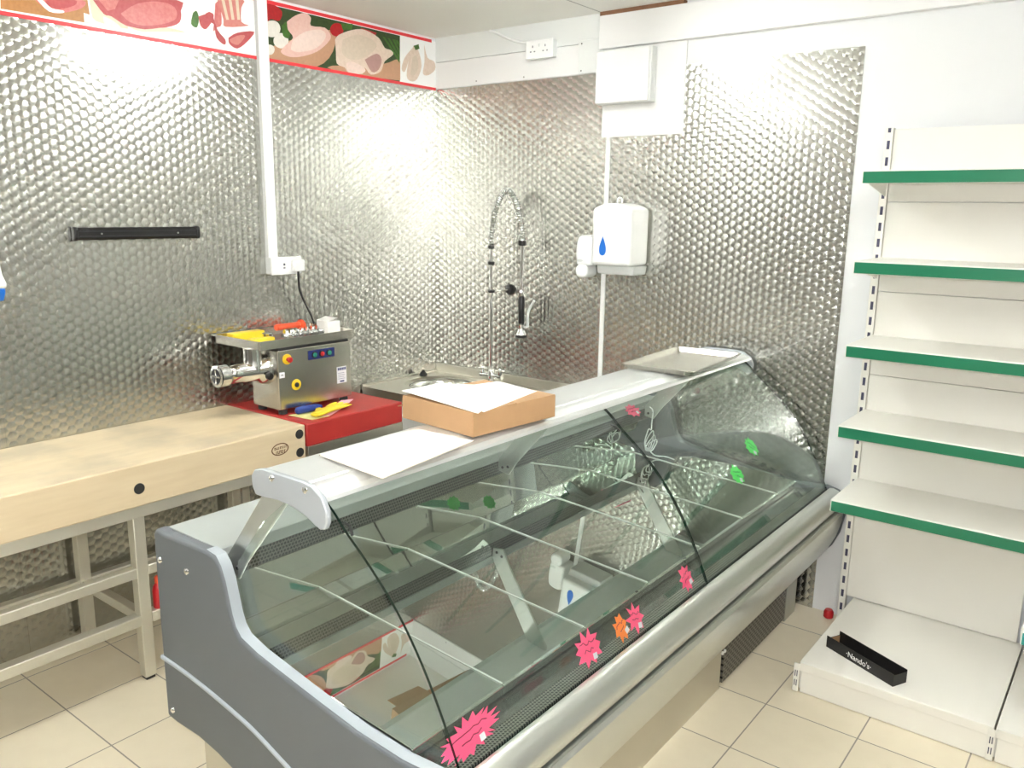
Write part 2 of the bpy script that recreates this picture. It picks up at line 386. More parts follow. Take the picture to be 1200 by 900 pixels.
def text_mesh(txt, size, name, material, parent, matrix, extrude=0.0004):
    cu = bpy.data.curves.new('txt', 'FONT'); cu.body = txt; cu.size = size; cu.extrude = extrude; cu.align_x = 'CENTER'; cu.align_y = 'CENTER'
    t = bpy.data.objects.new('txt', cu); COL.objects.link(t)
    dg = bpy.context.evaluated_depsgraph_get(); dg.update()
    me = bpy.data.meshes.new_from_object(t.evaluated_get(dg))
    bpy.data.objects.remove(t); bpy.data.curves.remove(cu)
    me.transform(matrix); me.name = name; me.materials.clear(); me.materials.append(M[material])
    o = bpy.data.objects.new(name, me); COL.objects.link(o); o.parent = parent
    return o
BANNER=[
('leafy',[(-1.127,2.642),(-0.286,2.642),(-0.291,2.411),(-1.14,2.407)]),
('pepper',[(-1.127,2.646),(-1.076,2.647),(-1.039,2.624),(-1.056,2.583),(-1.102,2.583),(-1.131,2.565)]),
('board',[(-1.108,2.463),(-0.755,2.594),(-0.746,2.495),(-0.848,2.412),(-1.011,2.41),(-1.127,2.413)]),
('board',[(-0.749,2.43),(-0.429,2.478),(-0.292,2.522),(-0.294,2.416),(-0.75,2.407)]),
('garlic',[(-1.052,2.549),(-1.059,2.53),(-1.077,2.514),(-1.1,2.505),(-1.123,2.506),(-1.139,2.517),(-1.144,2.534),(-1.137,2.553),(-1.12,2.569),(-1.096,2.577),(-1.074,2.577),(-1.057,2.566)]),
('garlic',[(-1.009,2.504),(-1.015,2.487),(-1.032,2.472),(-1.053,2.464),(-1.074,2.466),(-1.089,2.475),(-1.094,2.491),(-1.087,2.508),(-1.071,2.523),(-1.05,2.531),(-1.029,2.53),(-1.014,2.52)]),
('garlic',[(-1.089,2.453),(-1.094,2.441),(-1.104,2.431),(-1.119,2.426),(-1.133,2.427),(-1.143,2.434),(-1.146,2.445),(-1.141,2.456),(-1.131,2.466),(-1.116,2.471),(-1.102,2.47),(-1.092,2.464)]),
('leaf',[(-1.043,2.564),(-1.014,2.587),(-0.998,2.554),(-1.006,2.516),(-1.039,2.521)]),
('chicken',[(-1.014,2.586),(-0.967,2.62),(-0.908,2.643),(-0.874,2.627),(-0.876,2.592),(-0.791,2.597),(-0.756,2.566),(-0.776,2.532),(-0.845,2.48),(-0.941,2.444),(-1.01,2.434),(-1.056,2.448),(-1.03,2.479),(-0.983,2.521),(-1.01,2.552)]),
('chickenlight',[(-0.983,2.513),(-0.912,2.559),(-0.816,2.584),(-0.787,2.557),(-0.844,2.498),(-0.94,2.465),(-0.997,2.467)]),
('pepper',[(-0.674,2.607),(-0.68,2.591),(-0.697,2.576),(-0.718,2.569),(-0.74,2.57),(-0.755,2.579),(-0.76,2.593),(-0.753,2.61),(-0.737,2.624),(-0.716,2.631),(-0.695,2.631),(-0.679,2.622)]),
('leaf',[(-0.691,2.634),(-0.613,2.655),(-0.621,2.616),(-0.679,2.606)]),
('pepper',[(-0.561,2.635),(-0.453,2.629),(-0.467,2.608),(-0.548,2.614)]),
('leaf',[(-0.412,2.617),(-0.395,2.617),(-0.292,2.522),(-0.292,2.504)]),
('leaf',[(-0.378,2.616),(-0.361,2.616),(-0.291,2.544),(-0.292,2.526)]),
('leaf',[(-0.343,2.616),(-0.326,2.616),(-0.291,2.566),(-0.291,2.548)]),
('leaf',[(-0.326,2.616),(-0.297,2.615),(-0.29,2.597),(-0.291,2.582)]),
('poultry',[(-0.731,2.552),(-0.705,2.579),(-0.614,2.617),(-0.535,2.63),(-0.44,2.607),(-0.399,2.565),(-0.356,2.56),(-0.339,2.54),(-0.401,2.497),(-0.43,2.444),(-0.5,2.42),(-0.54,2.449),(-0.555,2.416),(-0.648,2.404),(-0.673,2.431),(-0.723,2.443),(-0.727,2.498)]),
('poultrylight',[(-0.681,2.56),(-0.589,2.598),(-0.495,2.594),(-0.455,2.562),(-0.539,2.497),(-0.632,2.474),(-0.689,2.499)]),
('poultryshade',[(-0.539,2.487),(-0.456,2.528),(-0.422,2.503),(-0.444,2.452),(-0.493,2.434)]),
('chickenlight',[(-0.665,2.451),(-0.619,2.466),(-0.54,2.444),(-0.555,2.42),(-0.645,2.406)]),
('white',[(-0.285,2.639),(0.003,2.644),(0.001,2.402),(-0.289,2.41)]),
('poultry',[(-0.186,2.607),(-0.151,2.592),(-0.125,2.514),(-0.162,2.439),(-0.211,2.423),(-0.241,2.448),(-0.222,2.531)]),
('poultry',[(-0.193,2.596),(-0.254,2.537),(-0.278,2.478),(-0.253,2.467),(-0.217,2.542)]),
('poultry',[(-0.104,2.628),(-0.078,2.562),(-0.025,2.549),(-0.017,2.508),(-0.071,2.472),(-0.115,2.474),(-0.102,2.538)]),
('poultrylight',[(-0.194,2.545),(-0.166,2.56),(-0.149,2.511),(-0.177,2.461),(-0.211,2.462)]),
('leaf',[(-0.186,2.607),(-0.147,2.621),(-0.14,2.599),(-0.171,2.587)]),
('wood',[(-2.242,2.447),(-1.934,2.505),(-1.928,2.422),(-2.245,2.417)]),
('beeflight',[(-2.126,2.469),(-1.955,2.501),(-1.957,2.472),(-2.035,2.44),(-2.075,2.437),(-2.104,2.453)]),
('beef',[(-2.091,2.475),(-1.983,2.496),(-1.985,2.476),(-2.041,2.453),(-2.078,2.454)]),
('white',[(-2.117,2.47),(-2.1,2.474),(-2.07,2.451),(-2.028,2.45),(-2.032,2.441),(-2.08,2.438)]),
('garlic',[(-1.953,2.456),(-1.918,2.452),(-1.926,2.423),(-1.954,2.422)]),
('cream',[(-1.927,2.506),(-1.906,2.51),(-1.782,2.436),(-1.82,2.426),(-1.878,2.43),(-1.919,2.442)]),
('beef',[(-1.913,2.509),(-1.567,2.575),(-1.549,2.536),(-1.558,2.49),(-1.616,2.461),(-1.713,2.437),(-1.789,2.438),(-1.846,2.462),(-1.875,2.465)]),
('beeflight',[(-1.808,2.479),(-1.736,2.529),(-1.641,2.554),(-1.577,2.545),(-1.572,2.503),(-1.631,2.471),(-1.712,2.451),(-1.773,2.454)]),
('beeflight',[(-1.892,2.513),(-1.811,2.528),(-1.829,2.492),(-1.859,2.48)]),
('cream',[(-1.789,2.438),(-1.713,2.437),(-1.616,2.46),(-1.534,2.455),(-1.617,2.444),(-1.729,2.426)]),
('garlic',[(-1.879,2.457),(-1.847,2.45),(-1.812,2.428),(-1.849,2.421),(-1.877,2.431)]),
('leaf',[(-1.494,2.538),(-1.477,2.549),(-1.468,2.521),(-1.48,2.483),(-1.506,2.493)]),
('beef',[(-1.47,2.528),(-1.407,2.554),(-1.399,2.533),(-1.436,2.484),(-1.462,2.493)]),
('beeflight',[(-1.386,2.594),(-1.363,2.606),(-1.36,2.518),(-1.384,2.499),(-1.403,2.481),(-1.395,2.526)]),
('rack',[(-1.374,2.611),(-1.245,2.636),(-1.257,2.601),(-1.26,2.543),(-1.225,2.533),(-1.342,2.509),(-1.35,2.536),(-1.366,2.589)]),
('cream',[(-1.355,2.615),(-1.34,2.618),(-1.323,2.541),(-1.336,2.538)]),
('cream',[(-1.32,2.622),(-1.305,2.625),(-1.295,2.546),(-1.309,2.543)]),
('cream',[(-1.285,2.628),(-1.27,2.631),(-1.266,2.55),(-1.28,2.548)]),
('beef',[(-1.436,2.545),(-1.407,2.554),(-1.382,2.49),(-1.346,2.456),(-1.352,2.434),(-1.389,2.457),(-1.4,2.511),(-1.438,2.513)]),
('beef',[(-1.33,2.466),(-1.284,2.494),(-1.196,2.513),(-1.235,2.465),(-1.288,2.428),(-1.327,2.442)]),
('rack',[(-1.326,2.459),(-1.284,2.482),(-1.244,2.488),(-1.282,2.445),(-1.317,2.448)]),
]
setup_mats()
ZC = 2.672                                    # ceiling height
RX, RY = 5.6, -6.6                            # far walls behind and beside the photographer
# ------------------------------------------------------------------ setting
struct(G().box(-0.1, RX+0.1, RY-0.1, 0.1, -0.1, 0).make('floor', 'floor', smooth=0))
struct(G().box(-0.1, RX+0.1, RY-0.1, 0.1, ZC, ZC+0.1).make('ceiling', 'ceiling', smooth=0))
struct(G().box(-0.12, 0, RY, 0.1, 0, ZC).make('wall_left', 'wall', smooth=0))
struct(G().box(0, RX, 0, 0.12, 0, ZC).make('wall_back', 'wall', smooth=0))
struct(G().box(RX, RX+0.12, RY, 0.1, 0, ZC).make('wall_right', 'wallfar', smooth=0))
struct(G().box(-0.12, RX+0.12, RY-0.12, RY, 0, ZC).make('wall_front', 'wallfar', smooth=0))

# stainless wall sheets
def sheet(name, label, x0, x1, y0, y1, z0, z1):
    o = G().box(x0, x1, y0, y1, z0, z1).make(name, 'engine', smooth=0)
    tag(o, label, 'wall panel', 'engine-turned steel wall sheets'); return o
T = 0.004
sheet('steel_wall_panel', 'engine-turned steel sheet on left wall between white trunking and room corner', 0, T, -1.1628, -T, 0.0, 2.398)
sheet('steel_wall_panel', 'engine-turned steel sheet on left wall carrying the black knife rack', 0, T, -2.3839, -1.1632, 0.0, 2.398)
sheet('steel_wall_panel', 'engine-turned steel sheet at the far left edge, behind the blue and white dispenser', 0, T, -3.602, -2.3843, 0.0, 2.398)
sheet('steel_wall_panel', 'engine-turned steel sheet on back wall behind the spray tap', 0, 1.128, -T, 0, 0.0, 2.402)
sheet('steel_wall_panel', 'engine-turned steel sheet on back wall between paper dispenser and green-edged shelves', 1.150, 2.306, -T, 0, 0.0, 2.402)
struct(G().box(1.128, 1.150, -0.010, 0, 0.0, 2.0995).make('trim_1', 'plastic', smooth=0), 'white joint strip between the two back wall steel sheets')

# white boards above the steel on the back wall
struct(G().box(0.0, 1.085, -0.012, 0, 2.545, ZC).make('trim_2', 'board2', bevel=0.002), 'white board strip along the top of the back wall, left of the bulkhead')
struct(G().box(0.004, 0.955, -0.010, 0, 2.404, 2.543).make('trim_3', 'board', bevel=0.002), 'long white board above the steel behind the double socket')
struct(G().box(0.957, 1.10, -0.016, 0, 2.404, 2.560).make('trim_4', 'board2', bevel=0.002), 'small grey white board beside the bulkhead')
bk = struct(G().box(1.085, RX, -0.035, 0, 2.505, ZC-0.018).make('trim_5', 'board', bevel=0.002), 'white bulkhead board under the ceiling on the right')
struct(G().box(1.085, 1.52, -0.033, 0, ZC-0.018, ZC).make('trim_6', 'rawwood'), 'bare brown timber edge above the bulkhead board')
struct(G().box(1.100, 1.535, -0.010, 0, 2.10, 2.505).make('trim_7', 'board', bevel=0.002), 'white backing board below the bulkhead, behind the square access cover')
g = G()
for p in ((0.975, 2.545), (0.975, 2.42), (1.085, 2.55), (0.30, 2.425), (0.62, 2.42)):
    g.lathe([(0.004, -0.0), (0.003, -0.002)], (p[0], -0.0158 if p[0] > .95 else -0.0098, p[1]), 'y', 10)
struct(g.make('trim_8', 'charcoal'), 'row of screw heads in the boards over the back wall steel')

# square access cover
t = thing('access_cover', 'square white access cover on the white board above the paper dispenser', 'cover', (1.245, -0.01, 2.245))
G().box(1.10, 1.388, -0.060, -0.010, 2.248, 2.492).make('cover_box', 'board2', t, bevel=0.004)
G().box(1.094, 1.378, -0.068, -0.060, 2.252, 2.488).make('cover_lid', 'board', t, bevel=0.003)

# double socket high on the back wall
def socket_face(t, cx, y, cz, parent):
    g = G()
    for dx, dz, w, h in ((0, 0.016, 0.005, 0.010), (-0.012, -0.008, 0.008, 0.005), (0.012, -0.008, 0.008, 0.005)):
        g.box(cx+dx-w/2, cx+dx+w/2, y-0.0012, y, cz+dz-h/2, cz+dz+h/2)
    return g.make('socket_holes', 'slot', parent)
t = thing('double_socket', 'white double power socket high on the back wall under the ceiling', 'socket', (0.745, -0.01, 2.49))
bx = G().box(0.668, 0.825, -0.048, -0.010, 2.497, 2.578).make('back_box', 'plasticgrey', t, bevel=0.003)
fp = G().box(0.664, 0.829, -0.056, -0.048, 2.493, 2.582).make('face_plate', 'plastic', t, bevel=0.003)
socket_face(t, 0.708, -0.056, 2.535, fp); socket_face(t, 0.785, -0.056, 2.535, fp)
G().box(0.743, 0.751, -0.058, -0.056, 2.548, 2.562).make('switch', 'plasticgrey', t)
tag(G().tube(spline([(0.40, -0.020, 2.668), (0.47, -0.022, 2.640), (0.55, -0.026, 2.605), (0.63, -0.03, 2.585), (0.70, -0.03, 2.576)]), 0.006, 8).make('power_cable', 'plastic'),
    'thin white cable dropping from the ceiling to the double socket', 'cable')

# trunking and socket on the left wall
t = thing('cable_trunking', 'vertical white plastic cable trunking on the left steel wall', 'trunking', (0.004, -1.165, 1.516))
G().box(0.004, 0.026, -1.190, -1.142, 1.505, ZC-0.002).make('trunking_back', 'plasticgrey', t)
G().box(0.026, 0.031, -1.192, -1.140, 1.505, ZC-0.002).make('trunking_lid', 'plastic', t, bevel=0.002)
t = thing('wall_socket', 'white wall socket at the bottom of the trunking, above the meat mincer', 'socket', (0.004, -1.10, 1.436))
bx = G().box(0.004, 0.046, -1.194, -1.022, 1.436, 1.514).make('back_box', 'plasticgrey', t, bevel=0.003)
fp = G().box(0.046, 0.053, -1.196, -1.020, 1.433, 1.517).make('face_plate', 'plastic', t, bevel=0.003)
g = G(); g.box(0.053, 0.0545, -1.128, -1.118, 1.476, 1.486); g.box(0.053, 0.0545, -1.128, -1.118, 1.462, 1.468); g.make('socket_holes', 'slot', fp)
G().box(0.053, 0.082, -1.085, -1.022, 1.446, 1.502).make('plug', 'plastic', t, bevel=0.006)
tag(G().tube(spline([(0.068, -1.055, 1.447), (0.066, -1.053, 1.40), (0.064, -1.045, 1.35), (0.06, -1.015, 1.29), (0.055, -0.975, 1.22), (0.05, -0.945, 1.14), (0.05, -0.93, 1.0), (0.07, -0.93, 0.90), (0.13, -0.94, 0.862), (0.20, -0.955, 0.862), (0.25, -0.97, 0.885), (0.26, -0.985, 0.93), (0.255, -0.9985, 0.96)]), 0.005, 8).make('power_cable', 'black'),
    'black power cable hanging from the wall socket down behind the mincer', 'cable')

# knife rack
t = thing('knife_rack', 'black magnetic knife rack bar on the left steel wall', 'knife rack', (0.004, -1.81, 1.635))
G().prism([(0.004, 1.612), (0.022, 1.612), (0.030, 1.620), (0.030, 1.652), (0.022, 1.660), (0.004, 1.660)], 'y', -2.06, -1.557).make('bar', 'black', t)
for a, b in ((-2.076, -2.060), (-1.557, -1.541)):
    G().prism([(0.004, 1.609), (0.026, 1.609), (0.034, 1.618), (0.034, 1.654), (0.026, 1.663), (0.004, 1.663)], 'y', a, b).make('end_cap', 'black', t, bevel=0.004)
for z in (1.623, 1.6425):
    G().box(0.030, 0.0325, -2.058, -1.559, z, z+0.0055).make('magnet_strip', 'charcoal', t)
for y in (-1.97, -1.645):
    G().lathe([(0.0045, 0.030), (0.003, 0.0335)], (0, y, 1.636), 'x', 12).make('screw', 'chrome', t)

# blue and white dispenser at the left edge
t = thing('soap_dispenser', 'white wall dispenser with blue base cut off by the left edge', 'dispenser', (0.004, -2.44, 1.40))
G().prism([(0.004, 1.452), (0.110, 1.452), (0.112, 1.472), (0.085, 1.500), (0.070, 1.545), (0.055, 1.60), (0.004, 1.60)], 'y', -2.52, -2.362).make('body', 'plastic', t, bevel=0.008)
G().prism([(0.004, 1.405), (0.085, 1.405), (0.104, 1.432), (0.108, 1.4515), (0.004, 1.4515)], 'y', -2.515, -2.367).make('base', 'blue', t, bevel=0.005)

# printed meat banner
BCOL = dict(leafy=(0.10,0.16,0.05), pepper=(0.62,0.03,0.04), board=(0.62,0.40,0.27), garlic=(0.80,0.76,0.70), leaf=(0.14,0.30,0.06), chicken=(0.80,0.62,0.56),
            chickenlight=(0.86,0.72,0.66), poultry=(0.66,0.53,0.44), poultrylight=(0.74,0.64,0.54), poultryshade=(0.55,0.36,0.33), white=(0.86,0.86,0.85), wood=(0.60,0.34,0.14),
            beef=(0.48,0.07,0.08), beeflight=(0.58,0.14,0.14), cream=(0.80,0.72,0.58), rack=(0.62,0.22,0.20))
PC2 = dict(beef=(0.58,0.17,0.17), beeflight=(0.70,0.33,0.31), rack=(0.66,0.34,0.30), poultry=(0.80,0.70,0.62), chicken=(0.70,0.45,0.40), leafy=(0.03,0.06,0.02), wood=(0.40,0.20,0.07), leaf=(0.05,0.13,0.02), pepper=(0.35,0.01,0.02))
for k, c in BCOL.items():
    c = tuple(v**1.35 for v in c) if k not in ('white', 'garlic') else c
    M['print_'+k] = mat('printed_'+k, c, 0.35, noise=0.22 if k not in ('white',) else 0.02, nscale=70, col2=tuple(v**1.3 for v in PC2[k]) if k in PC2 else None)
M['bannerred'] = mat('printed_red_border', (0.70, 0.03, 0.04), 0.35)
M['bannerwhite'] = mat('printed_white_ground', (0.86, 0.86, 0.85), 0.35)
t = thing('wall_banner', 'printed banner of raw meat and poultry along the top of the left wall', 'banner', (0, -1.3, 2.40))
G().box(0.0, 0.004, -3.0, -0.012, 2.403, 2.655).make('panel', 'bannerwhite', t, smooth=0)
G().box(0.0, 0.0062, -3.0, -0.012, 2.397, 2.411).make('border', 'bannerred', t, smooth=0)
G().box(0.0, 0.0062, -3.0, -0.045, 2.645, 2.660).make('border', 'bannerred', t, smooth=0)
names = list(BCOL)
def picture(name, items):
    g = G()
    for i, (c, pts) in enumerate(items):
        pts = [(y, min(max(z, 2.411), 2.645)) for y, z in pts]
        if len(pts) > 4:
            q = spline([Vector((0, a, b)) for a, b in pts + pts[:1]], 3)[:-1]; pts = [(v.y, min(max(v.z, 2.411), 2.645)) for v in q]
        x = 0.0041 + 0.00006*i
        g.poly([(x, y, z) for y, z in pts], mi=names.index(c))
    g.bm.normal_update(); bmesh.ops.triangulate(g.bm, faces=g.bm.faces, ngon_method='EAR_CLIP'); g.bm.normal_update()
    for f in g.bm.faces:
        if f.normal.x < 0: f.normal_flip()
    g.make(name, ['print_'+n for n in names], t, smooth=0, fix=False)
k0 = next(i for i, (c, p) in enumerate(BANNER) if c == 'wood')
picture('poultry_picture', BANNER[:k0]); picture('red_meat_picture', BANNER[k0:])

# ------------------------------------------------------------------ butcher block and its frame
t = thing('butcher_block', 'thick pale wooden butcher block with black end plugs along the left wall', 'butcher block', (0.29, -2.2, 0.69))
blk = G().box(0.006, 0.572, -3.02, -1.442, 0.690, 0.847).make('block', 'wood', t, bevel=0.006)
for y, z in ((-2.181, 0.757), (-1.474, 0.812), (-1.474, 0.732)):
    G().lathe([(0.020, 0.5722), (0.020, 0.5735), (0.017, 0.5745)], (0, y, z), 'x', 24).make('plug', 'rubber', t)
g = G()
c = (-1.574, 0.768)
n = 40
ring_o = [(0.5724, c[0]+0.043*math.cos(2*PI*i/n), c[1]+0.026*math.sin(2*PI*i/n)) for i in range(n)]
ring_i = [(0.5724, c[0]+0.0375*math.cos(2*PI*i/n), c[1]+0.0215*math.sin(2*PI*i/n)) for i in range(n)]
vo = [g.bm.verts.new(p) for p in ring_o]; vi = [g.bm.verts.new(p) for p in ring_i]
for i in range(n): g.face([vo[i], vo[(i+1)%n], vi[(i+1)%n], vi[i]])
random.seed(3)
for row, z, x0, x1 in ((0, c[1]+0.006, -0.028, 0.030), (1, c[1]-0.012, -0.020, 0.022)):
    x = x0
    while x < x1:
        w = random.uniform(0.003, 0.006); h = 0.010 if row == 0 else 0.013
        g.box(0.5718, 0.5725, c[0]+x, c[0]+x+w*0.7, z-h/2, z+h/2)
        if random.random() < 0.6: g.box(0.5718, 0.5725, c[0]+x, c[0]+x+w+0.002, z+h/2-0.003, z+h/2)
        if random.random() < 0.4: g.box(0.5718, 0.5725, c[0]+x, c[0]+x+w+0.002, z-h/2, z-h/2+0.003)
        x += w + 0.003
g.make('burnt_stamp', 'stamp', t, smooth=0, fix=False)

t = thing('block_stand', 'open stainless box-section stand under the wooden butcher block', 'stand', (0.29, -2.2, 0))
def bar(x0, x1, y0, y1, z0, z1, name='rail', m='leg', par=None): return G().box(x0, x1, y0, y1, z0, z1).make(name, m, par or t, bevel=0.003)
for y in (-2.960, -2.204, -1.495):
    bar(0.508, 0.552, y, y+0.044, 0.012, 0.644, 'leg'); bar(0.045, 0.089, y, y+0.044, 0.012, 0.644, 'leg')
    bar(0.512, 0.548, y+0.004, y+0.040, 0.0, 0.012, 'foot', 'rubber'); bar(0.049, 0.085, y+0.004, y+0.040, 0.0, 0.012, 'foot', 'rubber')
    bar(0.089, 0.508, y+0.004, y+0.040, 0.650, 0.688, 'cross_rail'); bar(0.089, 0.508, y+0.004, y+0.04, 0.228, 0.264, 'cross_rail')
bar(0.515, 0.562, -3.0, -1.446, 0.645, 0.6895); bar(0.03, 0.075, -3.0, -1.446, 0.645, 0.6895)
bar(0.516, 0.552, -2.916, -2.204, 0.414, 0.452); bar(0.516, 0.552, -2.16, -1.495, 0.414, 0.452)
bar(0.510, 0.556, -2.916, -2.204, 0.226, 0.266); bar(0.510, 0.556, -2.16, -1.495, 0.226, 0.266)
bar(0.045, 0.085, -2.916, -2.204, 0.226, 0.266); bar(0.045, 0.085, -2.16, -1.495, 0.226, 0.266)

t = thing('bottle', 'small red bottle standing on the lower rail of the block stand', 'bottle', (0.533, -2.120, 0.266))
G().lathe([(0.020, 0.266), (0.022, 0.270), (0.022, 0.335), (0.018, 0.350), (0.010, 0.362)], (0.533, -2.120, 0), n=20).make('body', 'redplastic', t)
G().lathe([(0.011, 0.362), (0.011, 0.385), (0.007, 0.390)], (0.533, -2.120, 0), n=16).make('cap', 'orangered', t)

# ------------------------------------------------------------------ red board and its stand
o = G().box(0.012, 0.574, -1.436, -0.868, 0.747, 0.847).make('cutting_board', 'red', bevel=0.006)
tag(o, 'thick red plastic cutting board block carrying the meat mincer', 'cutting board')
t = thing('board_stand', 'stainless stand under the thick red cutting board', 'stand', (0.29, -1.15, 0))
bar(0.512, 0.570, -1.428, -0.860, 0.690, 0.7465, m='steelsat', par=t); bar(0.02, 0.07, -1.428, -0.860, 0.690, 0.7465, m='steelsat', par=t)
for y in (-1.428, -0.900):
    bar(0.07, 0.512, y, y+0.04, 0.70, 0.745, 'cross_rail', par=t)
    bar(0.520, 0.560, y, y+0.04, 0.0, 0.690, 'leg', par=t); bar(0.03, 0.07, y, y+0.04, 0.0, 0.690, 'leg', par=t)
bar(0.525, 0.555, -1.388, -0.90, 0.226, 0.262, par=t)

# ------------------------------------------------------------------ meat mincer
t = thing('meat_mincer', 'stainless steel electric meat mincer standing on the red board', 'meat mincer', (0.27, -1.21, 0.847))
body = G().prism(rrect(0.175, 0.372, -1.418, -1.002, 0.008), 'z', 0.872, 1.135).make('body', 'steel', t, bevel=0.002)
for x, y in ((0.20, -1.385), (0.347, -1.385), (0.20, -1.035), (0.347, -1.035)):
    G().lathe([(0.020, 0.847), (0.020, 0.866), (0.016, 0.872)], (x, y, 0), n=16).make('foot', 'rubber', t)
G().box(0.185, 0.362, -1.408, -1.012, 1.135, 1.146).make('top_gap', 'black', t)
g = G()
X0, X1, Y0, Y1 = 0.012, 0.372, -1.512, -0.945
ou = rrect(X0, X1, Y0, Y1, 0.012); inn = rrect(X0+0.016, X1-0.016, Y0+0.016, Y1-0.016, 0.010); lo = rrect(X0+0.014, X1-0.014, Y0+0.014, Y1-0.014, 0.010); loi = rrect(X0+0.018, X1-0.018, Y0+0.018, Y1-0.018, 0.010)
def ring(p, z): return [g.bm.verts.new((a, b, z)) for a, b in p]
r0 = ring(lo, 1.146); r1 = ring(lo, 1.178); r2 = ring(ou, 1.181); r3 = ring(ou, 1.186); r4 = ring(inn, 1.184); r5 = ring(loi, 1.150)
seq = [r0, r1, r2, r3, r4, r5]
for a, b in zip(seq, seq[1:]):
    for i in range(len(a)): g.face([a[i], a[(i+1)%len(a)], b[(i+1)%len(a)], b[i]])
g.face(r0[::-1]); g.face(r5)
g.make('feed_tray', 'steel', t)
hx = 0.272
head = G()
head.lathe([(0.036, -1.655), (0.046, -1.652), (0.047, -1.612), (0.044, -1.608), (0.041, -1.60), (0.041, -1.535), (0.044, -1.530), (0.045, -1.47), (0.058, -1.452), (0.066, -1.435), (0.068, -1.418)], (hx, 0, 1.046), 'y', 36)
head.lathe([(0.046, 1.045), (0.044, 1.075), (0.041, 1.095), (0.040, 1.146)], (hx, -1.475, 0), 'z', 28)
head.make('mincing_head', 'chrome', t)
rg = G(); n = 36
for (r1_, r2_, y) in ((0.047, 0.033, -1.657),):
    a = [rg.bm.verts.new((hx+r1_*math.cos(2*PI*i/n), y, 1.046+r1_*math.sin(2*PI*i/n))) for i in range(n)]
    b = [rg.bm.verts.new((hx+r2_*math.cos(2*PI*i/n), y-0.002, 1.046+r2_*math.sin(2*PI*i/n))) for i in range(n)]
    c_ = [rg.bm.verts.new((hx+r2_*math.cos(2*PI*i/n), y+0.02, 1.046+r2_*math.sin(2*PI*i/n))) for i in range(n)]
    for i in range(n):
        rg.face([a[i], a[(i+1)%n], b[(i+1)%n], b[i]]); rg.face([b[i], b[(i+1)%n], c_[(i+1)%n], c_[i]])
rg.make('ring_nut', 'chrome', t)
G().lathe([(0.033, -1.6565), (0.033, -1.6555)], (hx, 0, 1.046), 'y', 28).make('mincer_plate', 'charcoal', t)
pl = G(); pl.box(hx-0.03, hx+0.03, -1.661, -1.6566, 1.042, 1.050); pl.box(hx-0.004, hx+0.004, -1.661, -1.6566, 1.016, 1.076); pl.make('knife_cross', 'chrome', t)
G().tube([(0.312, -1.445, 1.030), (0.345, -1.448, 1.028)], 0.006, 10).make('clamp_stem', 'chrome', t)
G().lathe([(0.010, 0.335), (0.016, 0.340), (0.017, 0.356), (0.012, 0.362)], (0, -1.448, 1.028), 'x', 18).make('clamp_knob', 'black', t)
F = 0.372
def badge(y, z, r, m, th, name, par): return G().lathe([(r, F), (r, F+th), (r*0.9, F+th+0.001)], (0, y, z), 'x', 28).make(name, m, par)
e = badge(-1.371, 1.095, 0.023, 'yellow', 0.004, 'stop_surround', t)
G().lathe([(0.008, F+0.004), (0.008, F+0.014), (0.0125, F+0.018), (0.0125, F+0.026), (0.009, F+0.029)], (0, -1.371, 1.095), 'x', 20).make('stop_button', 'redplastic', e)
e = badge(-1.326, 0.974, 0.025, 'yellow', 0.002, 'switch_surround', t)
e2 = G().lathe([(0.011, F+0.002), (0.011, F+0.008), (0.008, F+0.010)], (0, -1.326, 0.974), 'x', 20).make('key_switch', 'charcoal', e)
pn = G().box(F, F+0.003, -1.255, -1.105, 1.075, 1.117).make('button_panel', 'bluedark', t, bevel=0.001)
for y, m_ in ((-1.222, 'greenbtn'), (-1.18, 'redplastic'), (-1.138, 'greenbtn')):
    G().lathe([(0.0155, F+0.003), (0.0155, F+0.007), (0.0125, F+0.0075)], (0, y, 1.096), 'x', 20).make('button_rim', 'black', pn)
    G().lathe([(0.0105, F+0.007), (0.0105, F+0.011), (0.008, F+0.012)], (0, y, 1.096), 'x', 20).make('button', m_, pn)
lb = G().box(F, F+0.001, -1.092, -1.035, 0.942, 1.020).make('rating_label', 'label', t)
g = G()
for k in range(6): g.box(F+0.001, F+0.0014, -1.087+k*0.0085, -1.087+k*0.0085+0.0065, 1.003, 1.015)
g.box(F+0.001, F+0.0014, -1.075, -1.05, 0.947, 0.954)
for k in range(4): g.box(F+0.001, F+0.0012, -1.086, -1.044-0.004*(k%2), 0.962+k*0.009, 0.9635+k*0.009)
g.make('label_print', 'bluedark', lb, smooth=0)
lb = G().box(F, F+0.001, -1.414, -1.386, 1.015, 1.040).make('arrow_label', 'label', t)
G().box(F+0.001, F+0.0013, -1.405, -1.394, 1.026, 1.030).make('arrow', 'black', lb, smooth=0)

# things lying in the mincer tray
TZ = 1.150
def small(name, label, cat, loc, rz=0, group=None): return thing(name, label, cat, loc, rz, group)
g = G(); g.prism(rrect(-0.028, 0.028, -0.085, 0.085, 0.008), 'z', 0, 0.040)
o = g.make('cleaning_sponge', 'yellow', bevel=0.005); o.location = (0.085, -1.375, TZ); o.rotation_euler = (0, 0, 0.02)
tag(o, 'long yellow sponge at the back of the mincer tray', 'sponge')
g = G(); g.prism(rrect(-0.022, 0.022, -0.060, 0.060, 0.008), 'z', 0, 0.034)
o = g.make('cleaning_sponge', 'yellow', bevel=0.005); o.location = (0.26, -1.42, TZ); o.rotation_euler = (0, 0, -0.05)
tag(o, 'shorter yellow sponge at the near front end of the mincer tray', 'sponge')
t = small('feed_screw', 'shiny coiled steel feed screw lying in the mincer tray', 'feed screw', (0.245, -1.18, TZ), 0.03)
